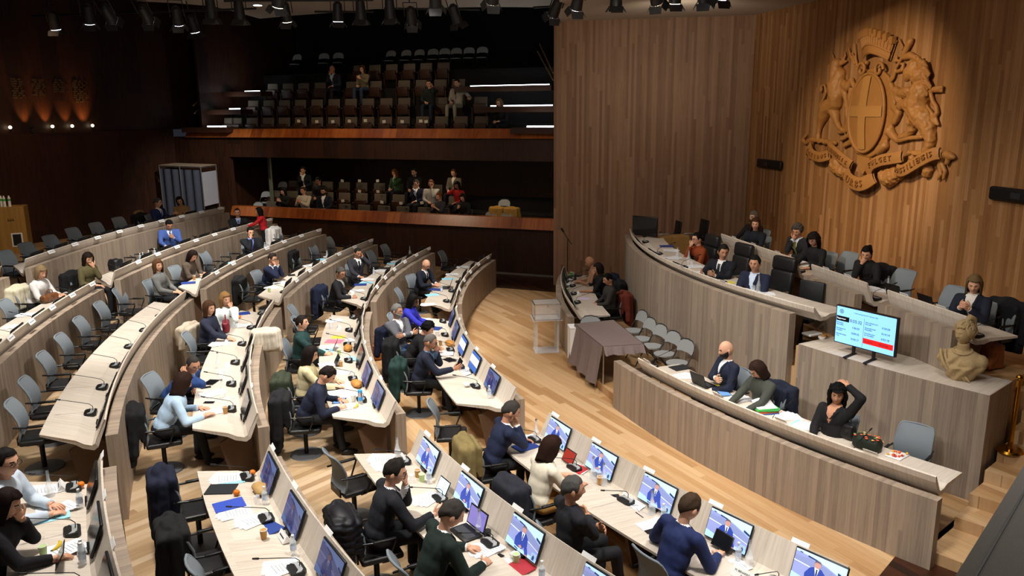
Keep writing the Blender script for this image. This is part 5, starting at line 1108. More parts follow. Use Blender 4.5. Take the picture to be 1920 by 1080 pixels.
for i,(x,y) in enumerate([(14,232.5),(54,230),(93,228),(130,226.5),(168,224)]):
    a=lwp(x,y); p=a-LN*.12; p.z=4.78; t=empty('wall_uplight',p,lang,f'small bright uplight on the left wall ledge, {NTH[i]} from the left','lamp')
    MB().cone((0,0,0),(0,0,.10),.03,.03,8).build('stem',M_BLACK,t); MB().ell((0,0,.15),.05,10,8).build('bulb',WARM if i!=1 else M_BLACK,t)
    for dx,e_ in ((.55,70),):
        l=bpy.data.lights.new('uplight','SPOT'); l.energy=e_*(1.4 if i in(0,1) else 1); l.spot_size=R(50); l.spot_blend=.9; l.color=(1,.42,.12); l.shadow_soft_size=.03
        o=bpy.data.objects.new('uplight',l); COL.objects.link(o); q_=p+LDir*(-dx if i<4 else dx*.5)-LN*.1; o.location=(q_.x,q_.y,4.8); tgt=Vector((q_.x,q_.y,6.2))+LN*.35; o.rotation_euler=(tgt-Vector(o.location)).to_track_quat('-Z','Y').to_euler()
# ------------------------------------------------ stage lights
M_FIX=mat('black_fixture','141416',.5)
def mk_light(lit):
    def fn():
        t=empty('stage_spotlight',(0,0,0),0,'x','spotlight','stage spotlights')
        b=MB().cone((0,0,0),(0,0,.42),.14,.11,14).cone((0,0,.42),(0,0,.48),.11,.05,14); b.build('housing',M_FIX,t)
        MB().tube([(-.17,0,.2),(-.17,0,.62),(.17,0,.62),(.17,0,.2)],.014,6).cone((0,0,.62),(0,0,.85),.02,.02,6).build('yoke',M_FIX,t)
        for i in range(4):
            M=Matrix.Rotation(i*PI/2,4,'Z')@Matrix.Translation((0,.13,-.01))@Matrix.Rotation(.6,4,'X')
            b=MB(); b.prism([(-.11,0),(.11,0),(.15,.02),(.13,.16),(-.13,.16),(-.15,.02)],-.003,.003,M=M@Matrix.Rotation(-PI/2,4,'X')); b.build('barn_door',M_FIX,t)
        MB().cone((0,0,-.012),(0,0,.0),.12,.12,16).build('lens',scr('lens_'+lit,{'cool':'e4ecff','warm':'fff0d0','off':'202028'}[lit],{'cool':9,'warm':9,'off':.02}[lit]),t); return t
    return fn
P_L={k:Prot(mk_light(k)) for k in('cool','warm','off')}
for i,(x,y,k,tl,az) in enumerate([(105,55,'cool',.3,0),(168,44,'cool',.4,.5),(210,38,'cool',1.0,0),(279,38,'warm',1.0,0),(335,46,'cool',.5,.3),(366,60,'cool',.4,-.4),(397,34,'off',.1,0),(450,36,'off',.1,0),(521,12,'warm',.5,1),(538,40,'warm',.4,0),(634,40,'cool',.2,.4),(677,36,'off',.1,0),(732,34,'off',.2,0),(773,42,'cool',.95,0),(817,12,'off',.5,0),(858,42,'off',.5,-1),(923,4,'warm',.8,.4),(1037,28,'cool',.9,.6),(1080,16,'cool',.7,.4),(1155,10,'off',.2,0),(1232,5,'warm',.8,-.8),(1265,6,'warm',.3,0),(1320,2,'off',.5,-.5),(1352,-3,'cool',.5,.4)]):
    P=un(x,y,7.55); o=P_L[k].place(P,0,f'{"lit" if k!="off" else "unlit"} black stage spotlight with barn doors, {i+1}{"st" if i in(0,20) else "nd" if i in(1,21) else "rd" if i in(2,22) else "th"} from the left below the ceiling')
    o.rotation_euler=(tl*.85,0,az*.7)
for i,(xa,ya,xb,yb,z) in enumerate([(60,30,480,16,8.25),(420,2,700,0,8.2),(590,22,700,22,8.25),(720,16,900,18,8.25),(1000,14,1110,8,8.2),(1120,0,1400,-6,8.2)]):
    a=un(xa,ya,z);b_=un(xb,yb,z); c=(a+b_)/2; tag(MB().cone(a-c,b_-c,.03,.03,8).build('lighting_bar',M_FIX,None,loc=c),f'black lighting bar hung under the ceiling, {NTH[i]} from the left','bar')
P=un(483,10,8.58); t=empty('recessed_lamp',P,0,'small recessed white ceiling lamp left of the barn-door spotlights','lamp'); MB().cone((0,0,0),(0,0,.02),.16,.16,16).build('rim',M_FIX,t); MB().cone((0,0,-.01),(0,0,.0),.13,.13,16).build('diffuser',LED,t)
# ------------------------------------------------ carved coat of arms
S0=5.55; CR=empty('coat_of_arms',wallp(S0,0,5.2),math.atan2(KD.y,KD.x),'large carved oak coat of arms with bull, lion, crown and lettered ribbon','carving')
def cw(x,y,o=.06): s,h=wp(x,y); return Vector((s-S0,-o,h-5.2))
Z3=lambda x,y:(1500+x/6.35,30+y/6.35); Z4=lambda x,y:(1640+x/6.35,30+y/6.35); Z5=lambda x,y:(1500+x/6,190+y/6); Z6=lambda x,y:(1640+x/6,190+y/6)
def chain(b,Z,pts,o=.07):
    P=[(cw(*Z(p[0],p[1]),o=o+(p[3] if len(p)>3 else 0)),p[2]) for p in pts]
    for (a,ra),(c,rc) in zip(P,P[1:]): b.cap(a,c,ra,rc,10)
def carve(b,name,v=.022,sm=3,nz=0):
    V,Fc=remesh(b,v,sm)
    if nz: V=[p+noise.noise_vector(p*14)*nz for p in V]
    return MB().add(V,Fc,0,smooth=True).build(name,M_CARVE,CR)
# shield
cx,cz=[(cw(1605,212)+cw(1669,212))[i]/2 for i in(0,2)]; rx=(cw(1669,212).x-cw(1605,212).x)/2; rz_=(cw(1637,140).z-cw(1637,283).z)/2
def oval(k,n=48,kx=None): return [(cx+rx*(kx or k)*cos(2*PI*i/n),cz+rz_*k*sin(2*PI*i/n)) for i in range(n)]
Mw=Matrix(((1,0,0,0),(0,0,-1,0),(0,1,0,0),(0,0,0,1)))
b=MB(); 
def dome(u,v): a=2*PI*u; r_=1-v; return Vector((cx+rx*r_*cos(a),-.16-.07*(1-r_*r_),cz+rz_*r_*sin(a)))
b.grid(dome,48,10,cu=True); b.prism(oval(1.0),.0,.165,M=Mw); b.build('shield',M_CARVE,CR)
b=MB(); b.tube([(x,-.16,z) for x,z in oval(1.03)],.035,8,closed=True); b.build('shield_rim',M_CARVE,CR)
def domepart(x0,x1,z0,z1,nm):
    def g(u,v):
        x=x0+(x1-x0)*u; z=z0+(z1-z0)*v; e=((x-cx)/rx)**2+((z-cz)/rz_)**2; 
        if e>.93: k_=math.sqrt(.93/e); x=cx+(x-cx)*k_; z=cz+(z-cz)*k_; e=.93
        return Vector((x,-.185-.07*(1-e),z))
    MB().grid(g,14,14).build(nm,mat('carved_oak_light','a97a42',.55),CR)
domepart(cx-rx*.24,cx+rx*.2,cz-rz_,cz+rz_,'cross_upright'); domepart(cx-rx,cx+rx,cz-rz_*.09,cz+rz_*.19,'cross_arm')
b=MB(); b.prism(oval(1.18,kx=1.42),0,.09,M=Mw)
chain(b,Z3,[(830,560,.06),(770,640,.05),(780,740,.05),(720,850,.05)]); chain(b,Z3,[(600,700,.04),(760,800,.05)] if 0 else [(640,870,.05),(620,960,.05),(640,1080,.05)])
chain(b,Z5,[(560,20,.05),(560,130,.06),(590,230,.07),(540,330,.06),(470,350,.05)]); chain(b,Z5,[(500,430,.05),(590,370,.05)]); chain(b,Z5,[(530,500,.05),(640,440,.06),(680,560,.06)])
chain(b,Z6,[(250,60,.06),(310,130,.08),(260,230,.07)]); chain(b,Z6,[(200,330,.10),(290,440,.06),(440,410,.05),(570,400,.05)]); chain(b,Z6,[(80,560,.1),(150,500,.1)])
carve(b,'cartouche_frame',.025,3,.012)
b=MB()
for X_,s_ in ((1627,-1),(1659,1)):
    c=cw(X_,131,.15); b.tube([c+Vector((s_*.16*cos(t)*(1-t/9),0,.17*sin(t)*(1-t/9))) for t in [i*.45 for i in range(16)]],.035,8)
b.build('volutes',M_CARVE,CR)
b=MB(); a0=cw(1628,112,.0);a1=cw(1673,114,.0);b0=cw(1620,66,.0);b1=cw(1686,76,.0)
def crown(u,v): 
    p=a0.lerp(a1,u).lerp(b0.lerp(b1,u),v); p.z+=.13*sin(u*PI); p.y=-.10-.14*sin(u*PI); return p
b.grid(crown,24,6); b.grid(lambda u,v:crown(u,v)+Vector((0,.06,-.0)),24,6); b.build('crown_band',M_CARVE,CR)
b=MB()
for i in range(9): u=(i+.5)/9; p=crown(u,1.0); b.box(p+Vector((0,.02,-.02)),(.10,.10,.15))
for i in range(14): u=(i+.5)/14; b.cone(crown(u,.45),crown(u,.9),.022,.026,6)
for v in(.08,.42): b.tube([crown(i/20,v) for i in range(21)],.025,6)
b.build('crown_battlements',M_CARVE,CR)
# bull
b=MB(); chain(b,Z3,[(500,570,.13,.06),(485,680,.10,.1),(480,740,.07,.12)]); chain(b,Z3,[(510,700,.16),(480,830,.22,.02),(480,960,.20,.02)]); chain(b,Z5,[(440,10,.19),(340,70,.19),(300,160,.15),(270,240,.09),(250,300,.065),(240,360,.05),(235,420,.06)])
chain(b,Z5,[(400,70,.15),(430,160,.11),(445,230,.07),(480,300,.055),(515,325,.06)]); chain(b,Z3,[(560,810,.10),(600,850,.09),(650,760,.06),(690,870,.05)]); chain(b,Z3,[(540,850,.09),(570,930,.07),(590,1040,.05),(590,1075,.06)])
chain(b,Z3,[(445,520,.04),(430,580,.03)]); chain(b,Z3,[(545,560,.05),(585,540,.03)]); chain(b,Z3,[(432,520,.035),(430,480,.03),(415,445,.015)]); chain(b,Z3,[(550,520,.04),(575,470,.03),(560,410,.012)]); carve(b,'bull',.02,2,.008)
b=MB(); chain(b,Z5,[(250,130,.04),(260,30,.03)]); chain(b,Z3,[(270,1060,.035),(315,980,.03),(345,900,.03),(325,820,.03),(290,830,.035),(285,890,.04)]); carve(b,'bull_tail',.016,1)
b=MB(); chain(b,Z3,[(715,590,.03),(700,500,.022),(685,320,.014)]); chain(b,Z3,[(690,560,.035),(640,480,.03),(612,380,.015)]); chain(b,Z3,[(700,530,.03),(655,440,.02)]); carve(b,'trident',.012,1)
# lion
b=MB(); chain(b,Z4,[(560,600,.17,.06),(520,680,.13,.12),(490,740,.08,.12)]); chain(b,Z4,[(600,900,.24),(560,1050,.24)]); chain(b,Z6,[(500,30,.24),(540,120,.22),(600,200,.22),(640,290,.17),(660,380,.13),(670,450,.10),(650,530,.09),(600,560,.07)])
chain(b,Z4,[(600,700,.20,.03)]*2)
chain(b,Z6,[(540,180,.18),(470,230,.14),(460,310,.09),(400,380,.07),(330,400,.07)]); chain(b,Z6,[(440,60,.12),(360,30,.10),(290,80,.07)]); chain(b,Z4,[(450,900,.11),(330,920,.09),(290,880,.08),(330,1000,.08)]); carve(b,'lion',.022,2,.02)
b=MB(); random.seed(4)
for i in range(110):
    a=random.uniform(-1.9,1.9); r_=random.uniform(.35,1); x=600+115*r_*cos(a); y=710-210*r_*sin(a)
    p=cw(*Z4(x,y),o=.16); q_=cw(*Z4(x+20*cos(a)+10,y+60),o=.12); b.cap(p,q_,.05,.025,7)
b.build('lion_mane',M_CARVE,CR)
b=MB(); chain(b,Z6,[(640,250,.05),(680,140,.045),(620,60,.04),(590,0,.04)]); chain(b,Z6,[(690,200,.06),(740,130,.045),(730,60,.04),(690,0,.04)]); chain(b,Z4,[(740,1050,.04),(705,920,.04),(720,880,.05),(790,870,.07),(840,850,.04)]); 
for d in(-30,0,30): chain(b,Z4,[(780,880,.05),(845,870+d,.02)])
for d in(-30,0,30): chain(b,Z6,[(700,220,.06),(740+d*.3,230+d,.03)])
carve(b,'lion_tail',.018,1)
b=MB(); chain(b,Z4,[(280,640,.03),(350,520,.035),(410,410,.06),(460,310,.07),(475,290,.05)]); chain(b,Z4,[(210,800,.02),(250,690,.03),(290,650,.03),(260,740,.03),(215,800,.02)]); carve(b,'club',.014,1)
b=MB(); chain(b,Z4,[(325,265,.015),(350,330,.03),(375,370,.02),(360,410,.015)]); chain(b,Z4,[(300,490,.03),(270,540,.03),(320,530,.03)]); chain(b,Z4,[(310,660,.04),(370,640,.04),(380,570,.03),(350,570,.03)]); chain(b,Z4,[(390,490,.06),(460,470,.08),(520,490,.05),(545,475,.02)]); carve(b,'staff_ornaments',.014,1)
for Z_,L_ in ((Z5,[(470,640,.16),(440,720,.18),(520,800,.14),(560,780,.1)]),(Z6,[(130,830,.12),(200,860,.20),(310,810,.15)]),(Z5,[(230,440,.06),(330,460,.06),(430,470,.05)]),(Z6,[(640,770,.11),(620,810,.09)]),(Z6,[(420,580,.05),(600,590,.05)]),(Z5,[(210,610,.06),(220,640,.06)]),(Z6,[(460,640,.08),(440,690,.06)])):
    b=MB(); chain(b,Z_,L_); carve(b,'acanthus_scroll',.022,2,.03)
b=MB(); b.prism([(p.x,p.z) for p in [cw(*Z5(*q_)) for q_ in ((715,600),(860,640),(850,700),(775,830),(735,740))]][::-1],0,.16,M=Mw); b.build('small_shield',M_CARVE,CR)
b=MB(); chain(b,Z5,[(60,430,.04),(100,380,.035)]); chain(b,Z5,[(60,440,.05),(100,470,.05),(170,430,.07),(240,440,.05)]); chain(b,Z5,[(170,450,.05),(160,540,.04),(130,640,.03)]); chain(b,Z5,[(150,500,.04),(110,560,.04),(100,590,.03)]); carve(b,'left_ribbon_knot',.016,1)
b=MB(); chain(b,Z6,[(770,610,.05),(850,600,.08),(900,620,.07),(930,630,.04)]); chain(b,Z6,[(850,570,.04),(880,600,.05),(850,690,.05)]); chain(b,Z6,[(800,640,.06),(770,720,.05),(780,820,.04),(750,870,.03)]); chain(b,Z6,[(790,700,.05),(830,790,.04),(810,870,.03)]); carve(b,'right_ribbon_knot',.016,1)
def glyphs(st,size):
    cu=bpy.data.curves.new('t','FONT'); cu.body=st; cu.size=size; cu.extrude=.02; cu.align_x='CENTER'; cu.align_y='CENTER'; cu.resolution_u=1
    o=bpy.data.objects.new('t',cu); COL.objects.link(o); me=bpy.data.meshes.new_from_object(o.evaluated_get(bpy.context.evaluated_depsgraph_get())); r=([v.co.copy() for v in me.vertices],[tuple(p.vertices) for p in me.polygons]); bpy.data.objects.remove(o); bpy.data.curves.remove(cu); bpy.data.meshes.remove(me); return r
def ribbon(Z,pts,word,u0=.1,u1=.9,w=.10,size=.15):
    P=[cw(*Z(*p),o=0) for p in pts]
    def at(u):   # catmull-rom
        n=len(P)-1; f=min(max(u,0),1)*n; i=min(int(f),n-1); t=f-i; p0,p1,p2,p3=P[max(i-1,0)],P[i],P[i+1],P[min(i+2,n)]
        return .5*((2*p1)+(p2-p0)*t+(2*p0-5*p1+4*p2-p3)*t*t+(3*p1-p0-3*p2+p3)*t**3)
    def tn(u): return (at(u+.02)-at(u-.02)).normalized()
    yo=lambda u:-.20-.07*sin(u*PI)
    def f(u,v): t=tn(u); n=Vector((-t.z,0,t.x)); return at(u)+n*(w*(2*v-1))+Vector((0,yo(u)-.015*sin(v*PI),0))
    b=MB(); b.grid(f,30,7); b.grid(lambda u,v:f(u,1-v)+Vector((0,.05,0)),30,7); b.tube([f(i/29,0)+Vector((0,.02,0)) for i in range(30)],.022,6); b.tube([f(i/29,1)+Vector((0,.02,0)) for i in range(30)],.022,6)
    o=b.build('ribbon',M_CARVE,CR); b=MB()
    for i,ch_ in enumerate(word):
        u=u0+(u1-u0)*(i+.5)/len(word); vs,fs=glyphs(ch_,size); t=tn(u); n=Vector((-t.z,0,t.x)); c=at(u)+Vector((0,yo(u)-.02,0)); b.add([c+t*v.x+n*v.y+Vector((0,-1,0))*v.z for v in vs],fs)
    b.build('ribbon_lettering',mat('carved_letter','82562a',.6),o)
ribbon(Z5,[(175,500),(235,590),(330,625),(410,600)],'ACTIBUS',.12,.95,size=.13)
ribbon(Z5,[(400,510),(500,570),(580,640),(660,720)],'IMMENSIS',.05,.9,size=.13)
ribbon(Z5,[(600,800),(660,880),(770,930),(850,910),(920,850)],'URBS',.18,.70,w=.13,size=.21)
ribbon(Z6,[(10,810),(70,720),(180,665),(300,640),(400,620)],'FULGET',.2,.8,size=.15)
ribbon(Z6,[(340,770),(430,775),(560,710),(680,640),(780,590),(830,580)],'MASSILIENSIS',.04,.80,size=.15)
# ------------------------------------------------ things on the desks
M_PAP=mat('office_paper','f4f5f4',.8); INK=mat('print_grey','9aa0a6',.8)
def sheet(col,n=1,w=.21,h=.297,txt=True,nm='paper_sheet'):
    def fn():
        m=MB(); random.seed(int(col,16)%97+n)
        for i in range(n): a=(i-(n-1)/2)*.22; m.box((.02*i,.012*i,.0015+.002*i),(w,h,.0015),rz=a)
        o=m.build(nm,mat('sheet_'+col,col,.75)); tag(o,'x','paper')
        if txt:
            b=MB()
            for k in range(7): b.box((.02*(n-1)-.01*(k%3==2),.012*(n-1)+.10-.03*k,.0032+.002*(n-1)),(w*.72-.02*(k%3),.006,.0004),rz=(n-1)/2*.22)
            b.build('printed_lines',INK,o)
        return o
    return fn
def folder(col):
    def fn(): o=MB().box((0,0,.006),(.24,.32,.012)).build('folder',mat('folder_'+col,col,.5)); tag(o,'x','folder'); MB().box((.01,.01,.0135),(.2,.28,.002),rz=.05).build('top_sheet',M_PAP,o) if col in('c9342c',) else None; return o
    return fn
def bottle():
    o=MB().cone((0,0,0),(0,0,.13),.032,.032,12).cone((0,0,.13),(0,0,.17),.032,.013,12).cone((0,0,.17),(0,0,.19),.013,.013,10).build('water_bottle',M_PLAST); tag(o,'x','bottle')
    MB().cone((0,0,.05),(0,0,.10),.0325,.0325,12,cap=False).build('label',mat('bottle_label','c8d6ee',.5),o); MB().cone((0,0,.188),(0,0,.205),.015,.015,10).build('cap',M_WHITE,o); return o
def carafe():
    o=MB().cone((0,0,0),(0,0,.10),.045,.042,14).cone((0,0,.10),(0,0,.19),.042,.016,14).cone((0,0,.19),(0,0,.27),.016,.015,10).build('glass_carafe',M_GLASS); tag(o,'x','carafe'); MB().cone((0,0,.265),(0,0,.29),.016,.014,10).build('stopper',M_CHROME,o); return o
def glassc(): o=MB().cone((0,0,0),(0,0,.10),.028,.034,12).build('water_glass',M_GLASS); return tag(o,'x','glass')
def cup(col,h=.10):
    def fn(): o=MB().cone((0,0,0),(0,0,h),.028,.038,14).build('paper_cup',mat('cup_'+col,col,.6)); tag(o,'x','cup'); MB().tube([(.038*cos(2*PI*i/14),.038*sin(2*PI*i/14),h) for i in range(14)],.003,5,closed=True).build('rim',M_WHITE,o); return o
    return fn
def laptop(kind='off'):
    def fn():
        t=empty('laptop',(0,0,0),0,'x','laptop'); MB().rbox((0,0,.009),(.34,.23,.018),.008,n=1).build('keyboard_base',M_BLACK,t); MB().box((0,-.01,.0185),(.28,.11,.001)).build('keys',mat('key_grey','3a3c40',.5),t)
        M=Matrix.Translation((0,.115,.018))@Matrix.Rotation(R(-18),4,'X'); MB().box((0,.004,.115),(.34,.010,.22),M=M).build('lid',M_BLACK,t)
        MB().box((0,-.002,.115),(.31,.002,.19),M=M).build('screen',{'off':M_SCRD,'purple':scr('laptop_purple','7a72b8',.7),'blue':scr('laptop_blue','7fa8d8',.9)}[kind],t); return t
    return fn
def tablet(kind='blue',up=False):
    def fn():
        t=empty('tablet',(0,0,0),0,'x','tablet'); M=Matrix.Identity(4) if not up else Matrix.Translation((0,0,.01))@Matrix.Rotation(R(62),4,'X')
        MB().rbox((0,.0 if not up else .1,.004),(.25,.18,.008),.003,n=1,M=M).build('casing',M_BLACK,t); MB().box((0,.0 if not up else .1,.0085),(.225,.155,.001),M=M).build('screen',{'blue':scr('tablet_blue','5f86b8',.8),'white':scr('tablet_white','bcd8ee',1.0),'dark':M_SCRD,'red':scr('tablet_red','8a2c24',.6)}[kind],t); return t
    return fn
def phone(): o=MB().rbox((0,0,.005),(.075,.155,.009),.004,n=1).build('mobile_phone',M_BLACK); tag(o,'x','phone'); MB().box((0,0,.010),(.066,.14,.0006)).build('screen',M_SCRD,o); return o
def pen(): return tag(MB().cone((-.07,0,.005),(.07,0,.005),.0045,.0035,6).build('pen',M_BLACK),'x','pen')
def ball(col,nm,cat,r=.038): 
    def fn(): o=MB().ell((0,0,r*.95),(r,r,r*.93),14,10).build(nm,mat(nm+'_skin',col,.5,bump=.1,noise_scale=90)); tag(o,'x',cat); MB().cone((0,0,r*1.8),(0,0,r*1.95),.005,.003,6).build('stalk',mat('stalk_green','3c5a22',.7),o); return o
    return fn
def banana():
    o=MB().tube([(-.08,.0,.018),(-.05,.022,.02),(0,.032,.022),(.05,.022,.02),(.08,0,.018)],[.008,.016,.018,.016,.006],8).build('banana',mat('banana_peel','d8b828',.5)); tag(o,'x','banana'); MB().cone((.08,0,.018),(.095,-.012,.018),.006,.004,6).build('tip',mat('banana_tip','4a3a18',.7),o); return o
def tent():
    t=empty('name_tent',(0,0,0),0,'x','name card'); MB().prism([(-.045,0),(.045,0),(0,.075)],-.10,.10,M=Matrix(((0,0,1,0),(1,0,0,0),(0,1,0,0),(0,0,0,1)))).build('card',M_WHITE,t)
    b=MB(); b.box((0,-.0245,.038),(.13,.001,.014),rx=R(-31)).build('lettering',mat('dark_print','3c3e42',.8),t); return t
def bag(col,w=.32,h=.22,d=.14,handle=True):
    def fn():
        t=empty('handbag',(0,0,0),0,'x','bag'); b=MB(); b.rbox((0,0,h/2),(w,d,h),.05,n=3); V,Fc=remesh(b,.012,5); V=[p+noise.noise_vector(p*11)*.018 for p in V]
        zmin=min(p.z for p in V); MB().add([p-Vector((0,0,zmin)) for p in V],Fc,0,smooth=True).build('bag_body',mat('bag_'+col,col,.45,noise_amt=.2),t)
        if handle: MB().tube([(-w*.3,0,h*.9),(-w*.26,0,h*1.35),(0,0,h*1.55),(w*.26,0,h*1.35),(w*.3,0,h*.9)],.010,6).build('handle',mat('bag_'+col,col,.45),t)
        return t
    return fn
def pile(cols):
    def fn():
        t=empty('document_stack',(0,0,0),0,'x','stack of folders'); z=0
        for i,c in enumerate(cols): MB().box((.01*(i%3),.01*(i%2),z+.008),(.25,.33,.015),rz=.06*((i*7)%5-2)).build('folder',mat('folder_'+c,c,.6),t); z+=.016
        MB().grid(lambda u,v:Vector((-.10+.24*u,-.14+.30*v,z+.004+.07*max(0,u-.5)*sin(v*3)+.05*u*u)),10,10).build('open_sheets',M_PAP,t); return t
    return fn
def crumple():
    b=MB(); b.ell((0,0,.04),(.06,.05,.04),14,10); b.v=[tuple(Vector(p)+noise.noise_vector(Vector(p)*40)*.02) for p in b.v]; return tag(b.build('crumpled_tissue',M_PAP),'x','tissue')
def loaf(col,nm,cat):
    def fn(): b=MB(); b.ell((0,0,.05),(.15,.08,.055),18,10); b.v=[tuple(Vector(p)+noise.noise_vector(Vector(p)*22)*.02) for p in b.v]; return tag(b.build(nm,mat(nm,col,.6)),'x',cat)
    return fn
def thermos():
    o=MB().cone((0,0,0),(0,0,.20),.036,.036,16).build('travel_mug',M_CHROME); tag(o,'x','mug'); MB().cone((0,0,.06),(0,0,.12),.0375,.0375,16).cone((0,0,.195),(0,0,.225),.038,.034,16).build('blue_band',mat('blue_rubber','3f9ad8',.5),o); return o
def mug(): o=MB().cone((0,0,0),(0,0,.095),.036,.040,14).tube([(.04,0,.075),(.062,0,.07),(.062,0,.03),(.04,0,.02)],.005,6).build('dark_mug',mat('mug_black','1e1e20',.3)); return tag(o,'x','mug')
def glasses_i(): 
    b=MB()
    for s in(-1,1): b.tube([(s*.033+.024*cos(a),0,.02+.018*sin(a)) for a in [2*PI*i/12 for i in range(12)]],.002,5,closed=True).tube([(s*.057,0,.02),(s*.062,.06,.012),(s*.055,.13,.003)],.002,5)
    b.tube([(-.01,0,.022),(.01,0,.022)],.002,5); return tag(b.build('folded_glasses',M_BLACK),'x','glasses')
PR={'paper':Prot(sheet('f4f5f4')),'papers':Prot(sheet('f2f4f6',3)),'blue':Prot(sheet('9adcf2',1,.22,.31,False)),'pink':Prot(sheet('e87c94',1,.22,.31,False)),'yellow':Prot(sheet('d8cc4a',1,.2,.26,False)),'lilac':Prot(sheet('d8c8ea',1,.2,.28,False)),'bf':Prot(folder('3450b8')),'nf':Prot(folder('27418c')),'rf':Prot(folder('b03038')),'kf':Prot(folder('26282c')),
 'bottle':Prot(bottle),'carafe':Prot(carafe),'glass':Prot(glassc),'cupk':Prot(cup('b88a4c')),'cupg':Prot(cup('b8d094')),'cupw':Prot(cup('e8e6dc')),'cupG':Prot(cup('58b83c')),'lap':Prot(laptop()),'lapp':Prot(laptop('purple')),'lapb':Prot(laptop('blue')),'tab':Prot(tablet()),'tabw':Prot(tablet('white',True)),'tabd':Prot(tablet('dark')),'tabu':Prot(tablet('dark',True)),'tabr':Prot(tablet('red',True)),
 'phone':Prot(phone),'pen':Prot(pen),'orange':Prot(ball('e07818','orange','fruit')),'banana':Prot(banana),'tent':Prot(tent),'redbag':Prot(bag('6e1a28')),'brbag':Prot(bag('6e4426',.42,.16,.16)),'bkbag':Prot(bag('141416')),'bkbin':Prot(bag('18181a',.28,.28,.26,False)),'tanbag':Prot(bag('8a4a1e',.34,.36,.26)),
 'pile':Prot(pile(['3454a4','d8742c','c84030','3fa34d','4cb85a'])),'tissue':Prot(crumple),'bread':Prot(loaf('b8935c','paper_food_bag','food bag')),'box':Prot(loaf('b8813c','pastry_tray','pastries')),'mugt':Prot(thermos),'mugd':Prot(mug),'spec':Prot(glasses_i)}
CAT={}
ROWZ={'A':ZF[0],'B':ZF[1],'C':ZF[2],'D':ZF[3],'E':ZF[4],'F':ZF[5]}
def put(kind,x,y,row,label,yaw=0,dz=0,sc=1,group=None):
    if row in ROWZ: z=ROWZ[row]+.757
    elif row=='S': z=.15+.757
    elif row=='P': z=1.36+.757
    elif row=='K': z=1.42+.757
    else: z=float(row)
    z+=dz; P=un(x,y,z)
    if row in ROWZ or row in('S','P'):
        r,a=topol(P)
        if row in ROWZ:
            kk='ABCDEF'.find(row); r=min(max(r,RR[kk]+.36),RR[kk]+.86); e=[v for q_,v in EXT.items() if q_[1]==kk]; bb=min(e,key=lambda v:0 if v[0]<=a<=v[1] else min(abs(a-v[0]),abs(a-v[1]))); a=min(max(a,bb[0]+(1.4 if bb[0]>60 else 0)*max(0,r-RR[kk]-.2)/.75+.35),bb[1]-.3+.6*max(0,r-RR[kk]-.2))
        elif row=='S':
            r=min(max(r,14.80),15.32); a=min(max(a,49.8 if a<75 else 83.2),68.6 if a<75 else 99)
        else: r=min(max(r,13.0),13.48); a=min(max(a,61.6),97.5)
        P=pol(r,a,z); P=Vector(P); k='ABCDEF'.find(row); 
        # dip of the board near the rim
        if k>=0:
            o=r-RR[k]
            if .30<o<.5: P.z-=.02
            elif o<=.30: 
                P=pol(RR[k]+.36,a,P.z-.03)
        rz=face_in(a)+(0 if k>=0 else PI)
    elif row=='K':
        rz=fb; s_=(P-K0).dot(KD); d_=-(P-K0).dot(KN); s_=min(((min(max(s_,q0+.15),q1-.05)) for q0,q1 in ((4.3,7.45),(8.09,9.66),(10.27,11.9))),key=lambda v:abs(v-s_)); d_=min(max(d_,2.02),2.54); P=wallp(s_,d_,P.z)
    else: rz=face_in(topol(P)[1])
    return PR[kind].place(P,rz+R(yaw),label,scale=sc,group=group)
